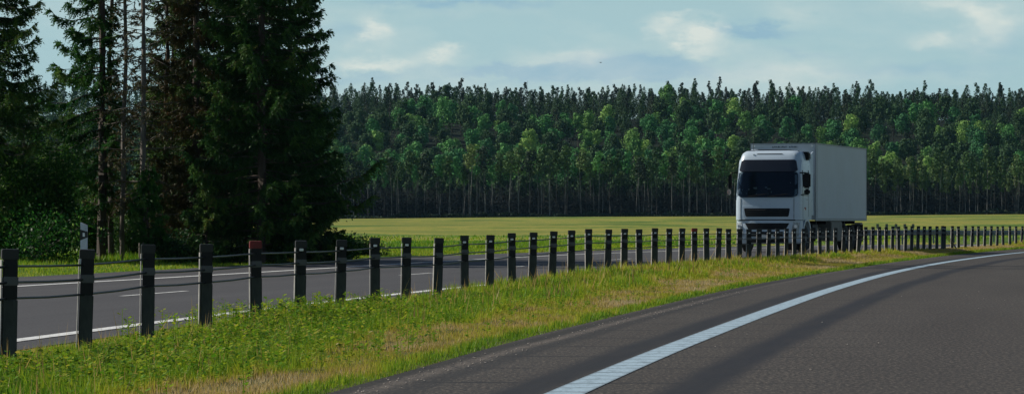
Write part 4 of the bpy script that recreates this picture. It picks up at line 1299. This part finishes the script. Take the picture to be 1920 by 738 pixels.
# the rest of the wood (behind the roadside clump, beyond the frame, deep fill) as one mass
def forest_mass():
    Q = []; T = []; Q2 = []; T2 = []
    g = np.random.default_rng(5)
    spots = []
    for yr in np.arange(1000, 1475, 26):
        for side in ((-.19, -.062), (.168, .20)):
            for x in np.arange(side[0] * yr, side[1] * yr, 6.5): spots.append((x + g.normal(0, 1.5), yr + g.normal(0, 5), g.uniform(.85, 1.1)))
    for (x, y, s) in spots:
        c = DEC[g.integers(5)] if y < 1250 else CON[g.integers(6)]
        sel = g.uniform(0, 1, len(c[0])) < .45
        a = g.uniform(0, 6.28); ca, sa = math.cos(a), math.sin(a)
        q = c[0][sel] * s; q = np.stack([q[..., 0] * ca - q[..., 1] * sa, q[..., 0] * sa + q[..., 1] * ca, q[..., 2]], -1)
        ctr = q.mean(1, keepdims=True); q = ctr + (q - ctr) * 1.4
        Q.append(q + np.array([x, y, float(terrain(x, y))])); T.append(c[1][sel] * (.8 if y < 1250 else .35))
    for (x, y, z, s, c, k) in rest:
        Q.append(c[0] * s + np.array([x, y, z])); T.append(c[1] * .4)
    for yr in (1482, 1492):
        for x in np.arange(-.065 * yr, .17 * yr, 3.6):
            c = CON[[0, 1, 4][g.integers(3)]]; s = g.uniform(.6, .88)
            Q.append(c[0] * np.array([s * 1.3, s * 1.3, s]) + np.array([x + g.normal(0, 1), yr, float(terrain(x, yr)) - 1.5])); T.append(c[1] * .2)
    # deep fill behind the birch rows, the wood's shade painted in as near-black
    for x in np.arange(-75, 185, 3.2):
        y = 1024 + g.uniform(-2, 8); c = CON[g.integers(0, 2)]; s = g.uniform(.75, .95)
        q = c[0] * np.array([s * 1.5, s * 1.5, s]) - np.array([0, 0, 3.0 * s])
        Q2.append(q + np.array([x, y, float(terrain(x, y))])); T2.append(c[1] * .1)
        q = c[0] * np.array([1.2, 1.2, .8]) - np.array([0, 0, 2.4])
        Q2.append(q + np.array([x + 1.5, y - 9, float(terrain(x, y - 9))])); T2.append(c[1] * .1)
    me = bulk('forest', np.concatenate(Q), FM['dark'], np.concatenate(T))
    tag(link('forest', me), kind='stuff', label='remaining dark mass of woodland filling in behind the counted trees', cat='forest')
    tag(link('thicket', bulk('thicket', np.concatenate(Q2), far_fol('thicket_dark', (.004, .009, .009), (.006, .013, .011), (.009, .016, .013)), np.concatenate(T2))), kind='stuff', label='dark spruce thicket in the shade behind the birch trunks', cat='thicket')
    # scrub along the foot
    n = 9000
    x = g.uniform(-70, 180, n); y = 996 + np.abs(g.normal(0, 4, n)); h = (1.0 + .9 * wavy(x, y, .35, 61)) * g.uniform(.2, 1, n) ** .7
    p = np.stack([x, y, terrain(x, y) + np.abs(h) * .9], 1)
    nr = norm(g.normal(0, 1, (n, 3))); u = norm(np.cross(nr, g.normal(0, 1, (n, 3)))); v = np.cross(nr, u); s = g.uniform(.2, .5, (n, 1))
    me = bulk('undergrowth', np.stack([p - u * s, p - v * s, p + u * s, p + v * s], 1), FB['dark'], g.uniform(0, .6, n))
    tag(link('undergrowth', me), kind='stuff', label='dark low scrub along the foot of the wood', cat='undergrowth')
forest_mass()

# a bird far off over the wood
def bird():
    y = 420.0; x = (1126 - 960) / F * y; z = HC + (416 - 118) / F * y
    m = MB()
    m.tube([(-.11, 0, 0), (-.04, 0, .02), (.08, 0, .02), (.16, 0, .01), (.21, 0, 0)], [.008, .03, .035, .018, .004], 8)
    m.add([(-.02, 0, .03), (.07, 0, .03), (.02, .2, .11), (-.06, .2, .11), (-.05, .38, .07), (-.09, .36, .07)], [(0, 1, 2, 3), (3, 2, 4, 5)])
    m.add([(-.02, 0, .03), (.07, 0, .03), (.02, -.2, .11), (-.06, -.2, .11), (-.05, -.38, .07), (-.09, -.36, .07)], [(0, 1, 2, 3), (3, 2, 4, 5)])
    o = m.build('bird', solid('dark_feathers', (.02, .02, .022), None, .8)); o.location = (x, y, z); o.rotation_euler = (0, 0, .5)
    tag(o, 'small dark bird flying above the wood', 'bird')
bird()

# ------------------------------------------------------------------ light, sky, camera
SUN_EL, SUN_AZ = R(35), R(18)     # azimuth: from the left (-X), turned this far beyond the scene (+Y)
sv = Vector((-math.cos(SUN_AZ) * math.cos(SUN_EL), math.sin(SUN_AZ) * math.cos(SUN_EL), math.sin(SUN_EL)))
sl = bpy.data.lights.new('sun', 'SUN'); sl.energy = 5.0; sl.angle = R(.6); sl.color = (1.0, .93, .80)
so = bpy.data.objects.new('sun', sl); C.objects.link(so); so.rotation_euler = sv.to_track_quat('Z', 'Y').to_euler(); so.location = (0, 0, 60)

w = bpy.data.worlds.new('World'); sc.world = w; w.use_nodes = True
nt = w.node_tree
for n in list(nt.nodes): nt.nodes.remove(n)
wo = nt.nodes.new('ShaderNodeOutputWorld'); bg = nt.nodes.new('ShaderNodeBackground'); bg.inputs['Strength'].default_value = .088
sky = nt.nodes.new('ShaderNodeTexSky'); sky.sky_type = 'NISHITA'; sky.sun_disc = False
sky.sun_elevation = SUN_EL; sky.sun_rotation = math.atan2(sv.x, sv.y)
sky.air_density = 1.0; sky.dust_density = .8; sky.ozone_density = 1.6; sky.altitude = 150
tc = nt.nodes.new('ShaderNodeTexCoord'); D = tc.outputs['Generated']
sep = nt.nodes.new('ShaderNodeSeparateXYZ'); nt.links.new(D, sep.inputs[0])
yy = mth(nt, 'MAXIMUM', mth(nt, 'ABSOLUTE', sep.outputs[1]), .05)
U = mth(nt, 'DIVIDE', sep.outputs[0], yy); V = mth(nt, 'DIVIDE', sep.outputs[2], yy)
cmb = nt.nodes.new('ShaderNodeCombineXYZ'); nt.links.new(U, cmb.inputs[0]); nt.links.new(V, cmb.inputs[1]); nt.links.new(sep.outputs[1], cmb.inputs[2])
UV = cmb.outputs[0]
SKY = dict(base=(4.9, 7.25, 7.6), grey=(3.4, 5.5, 6.7), cream=(8.4, 8.9, 8.2))
warp = mth(nt, 'MULTIPLY_ADD', noise(nt, mapping(nt, UV, (1, 2.2, 1)), 70, 6, .62), .022, -.011)
def blob(px, py, sx, sy, amp):
    u0, v0 = (px - 960) / F, (416 - py) / F
    a = mth(nt, 'DIVIDE', mth(nt, 'ADD', mth(nt, 'SUBTRACT', U, u0), warp), sx / F)
    b = mth(nt, 'DIVIDE', mth(nt, 'ADD', mth(nt, 'SUBTRACT', V, v0), mth(nt, 'MULTIPLY', warp, .6)), sy / F)
    e = mth(nt, 'ADD', mth(nt, 'MULTIPLY', a, a), mth(nt, 'MULTIPLY', b, b))
    return mth(nt, 'MULTIPLY', mth(nt, 'EXPONENT', mth(nt, 'MULTIPLY', e, -1)), amp)
def total(l):
    s = blob(*l[0])
    for q in l[1:]: s = mth(nt, 'ADD', s, blob(*q))
    return s
cr = total([(1312, 62, 38, 26, 1.4), (1245, 45, 30, 17, .9), (1855, 45, 38, 40, .75), (1765, 72, 40, 14, .6), (1800, 8, 90, 14, .55), (705, 52, 28, 24, 1.0), (680, 118, 60, 12, .6), (825, 104, 34, 13, .9), (735, 116, 50, 13, .5), (1045, 112, 70, 20, .5), (1110, 105, 30, 12, .35), (1490, 28, 60, 16, .3), (1470, 140, 110, 20, .3), (1340, 98, 50, 12, .3), (1600, 150, 300, 18, .2)])
gr = total([(1420, 58, 70, 12, 1.1), (1190, 118, 100, 17, 1.25), (1120, 138, 160, 13, .9), (930, 134, 110, 12, .8), (700, 146, 90, 12, .45), (1880, 85, 60, 30, .3), (860, 4, 170, 9, .8), (1510, 100, 80, 9, .35), (1270, 140, 200, 14, .4), (1700, 135, 160, 14, .35), (640, 60, 60, 12, .3)])
det = noise(nt, mapping(nt, UV, (1, 2.6, 1)), 55, 8, .6)
wide = noise(nt, mapping(nt, UV, (1, 3.2, 1), (2.3, 0, 0)), 11, 6, .6)
low = mth(nt, 'SUBTRACT', 1.0, mth(nt, 'DIVIDE', mth(nt, 'SUBTRACT', sep.outputs[2], .06), .22), clamp=True)
bgc = mixc(nt, mth(nt, 'MULTIPLY', low, .85), mixc(nt, 1.0, sky.outputs[0], (.50, .54, .62), 'MULTIPLY'), SKY['base'])
crf = mth(nt, 'MULTIPLY', mth(nt, 'ADD', cr, mth(nt, 'MULTIPLY_ADD', wide, 1.6, -.74)), mth(nt, 'MULTIPLY_ADD', det, 1.6, .15), clamp=True)
grf = mth(nt, 'MULTIPLY', mth(nt, 'ADD', mth(nt, 'MULTIPLY', gr, 1.3), .12), mth(nt, 'MULTIPLY_ADD', det, -1.2, 1.5), clamp=True)
col = mixc(nt, mth(nt, 'MULTIPLY', grf, low), bgc, SKY['grey'])
col = mixc(nt, mth(nt, 'MULTIPLY', mth(nt, 'MULTIPLY', crf, mth(nt, 'MULTIPLY_ADD', low, .9, .1)), .85), col, SKY['cream'])
nt.links.new(col, bg.inputs['Color']); nt.links.new(bg.outputs[0], wo.inputs['Surface'])

# haze between here and the wood
def haze():
    b = MB(); b.box(-9000, 9000, -100, 8500, -3, 120)
    m, nt, out = nm('air_haze')
    v = nt.nodes.new('ShaderNodeVolumePrincipled')
    v.inputs['Color'].default_value = (.35, .68, 1.0, 1); v.inputs['Density'].default_value = .00002; v.inputs['Anisotropy'].default_value = .1
    nt.links.new(v.outputs[0], out.inputs['Volume'])
    o = b.build('haze', m); tag(o, kind='stuff', label='thin bluish air between the road and the wood', cat='haze')
USE_HAZE = True
if USE_HAZE: haze()

cd = bpy.data.cameras.new('camera'); co = bpy.data.objects.new('camera', cd); C.objects.link(co); sc.camera = co
cd.sensor_width = 36; cd.sensor_fit = 'HORIZONTAL'; cd.lens = F * 36 / 1920
cd.clip_start = .5; cd.clip_end = 20000
co.location = (0, 0, HC); co.rotation_euler = (R(90) + math.atan((416 - 369) / F), 0, 0)

vs_ = sc.view_settings
sc.display_settings.display_device = 'sRGB'
vs_.view_transform = 'Standard'; vs_.look = 'None'; vs_.gamma = 1; vs_.exposure = 0.0; vs_.use_curve_mapping = False
sc.render.engine = 'CYCLES'
cy = sc.cycles
cy.max_bounces = 6; cy.diffuse_bounces = 3; cy.glossy_bounces = 3; cy.transmission_bounces = 4; cy.transparent_max_bounces = 8; cy.volume_bounces = 0
cy.use_denoising = True
cy.sample_clamp_indirect = 6
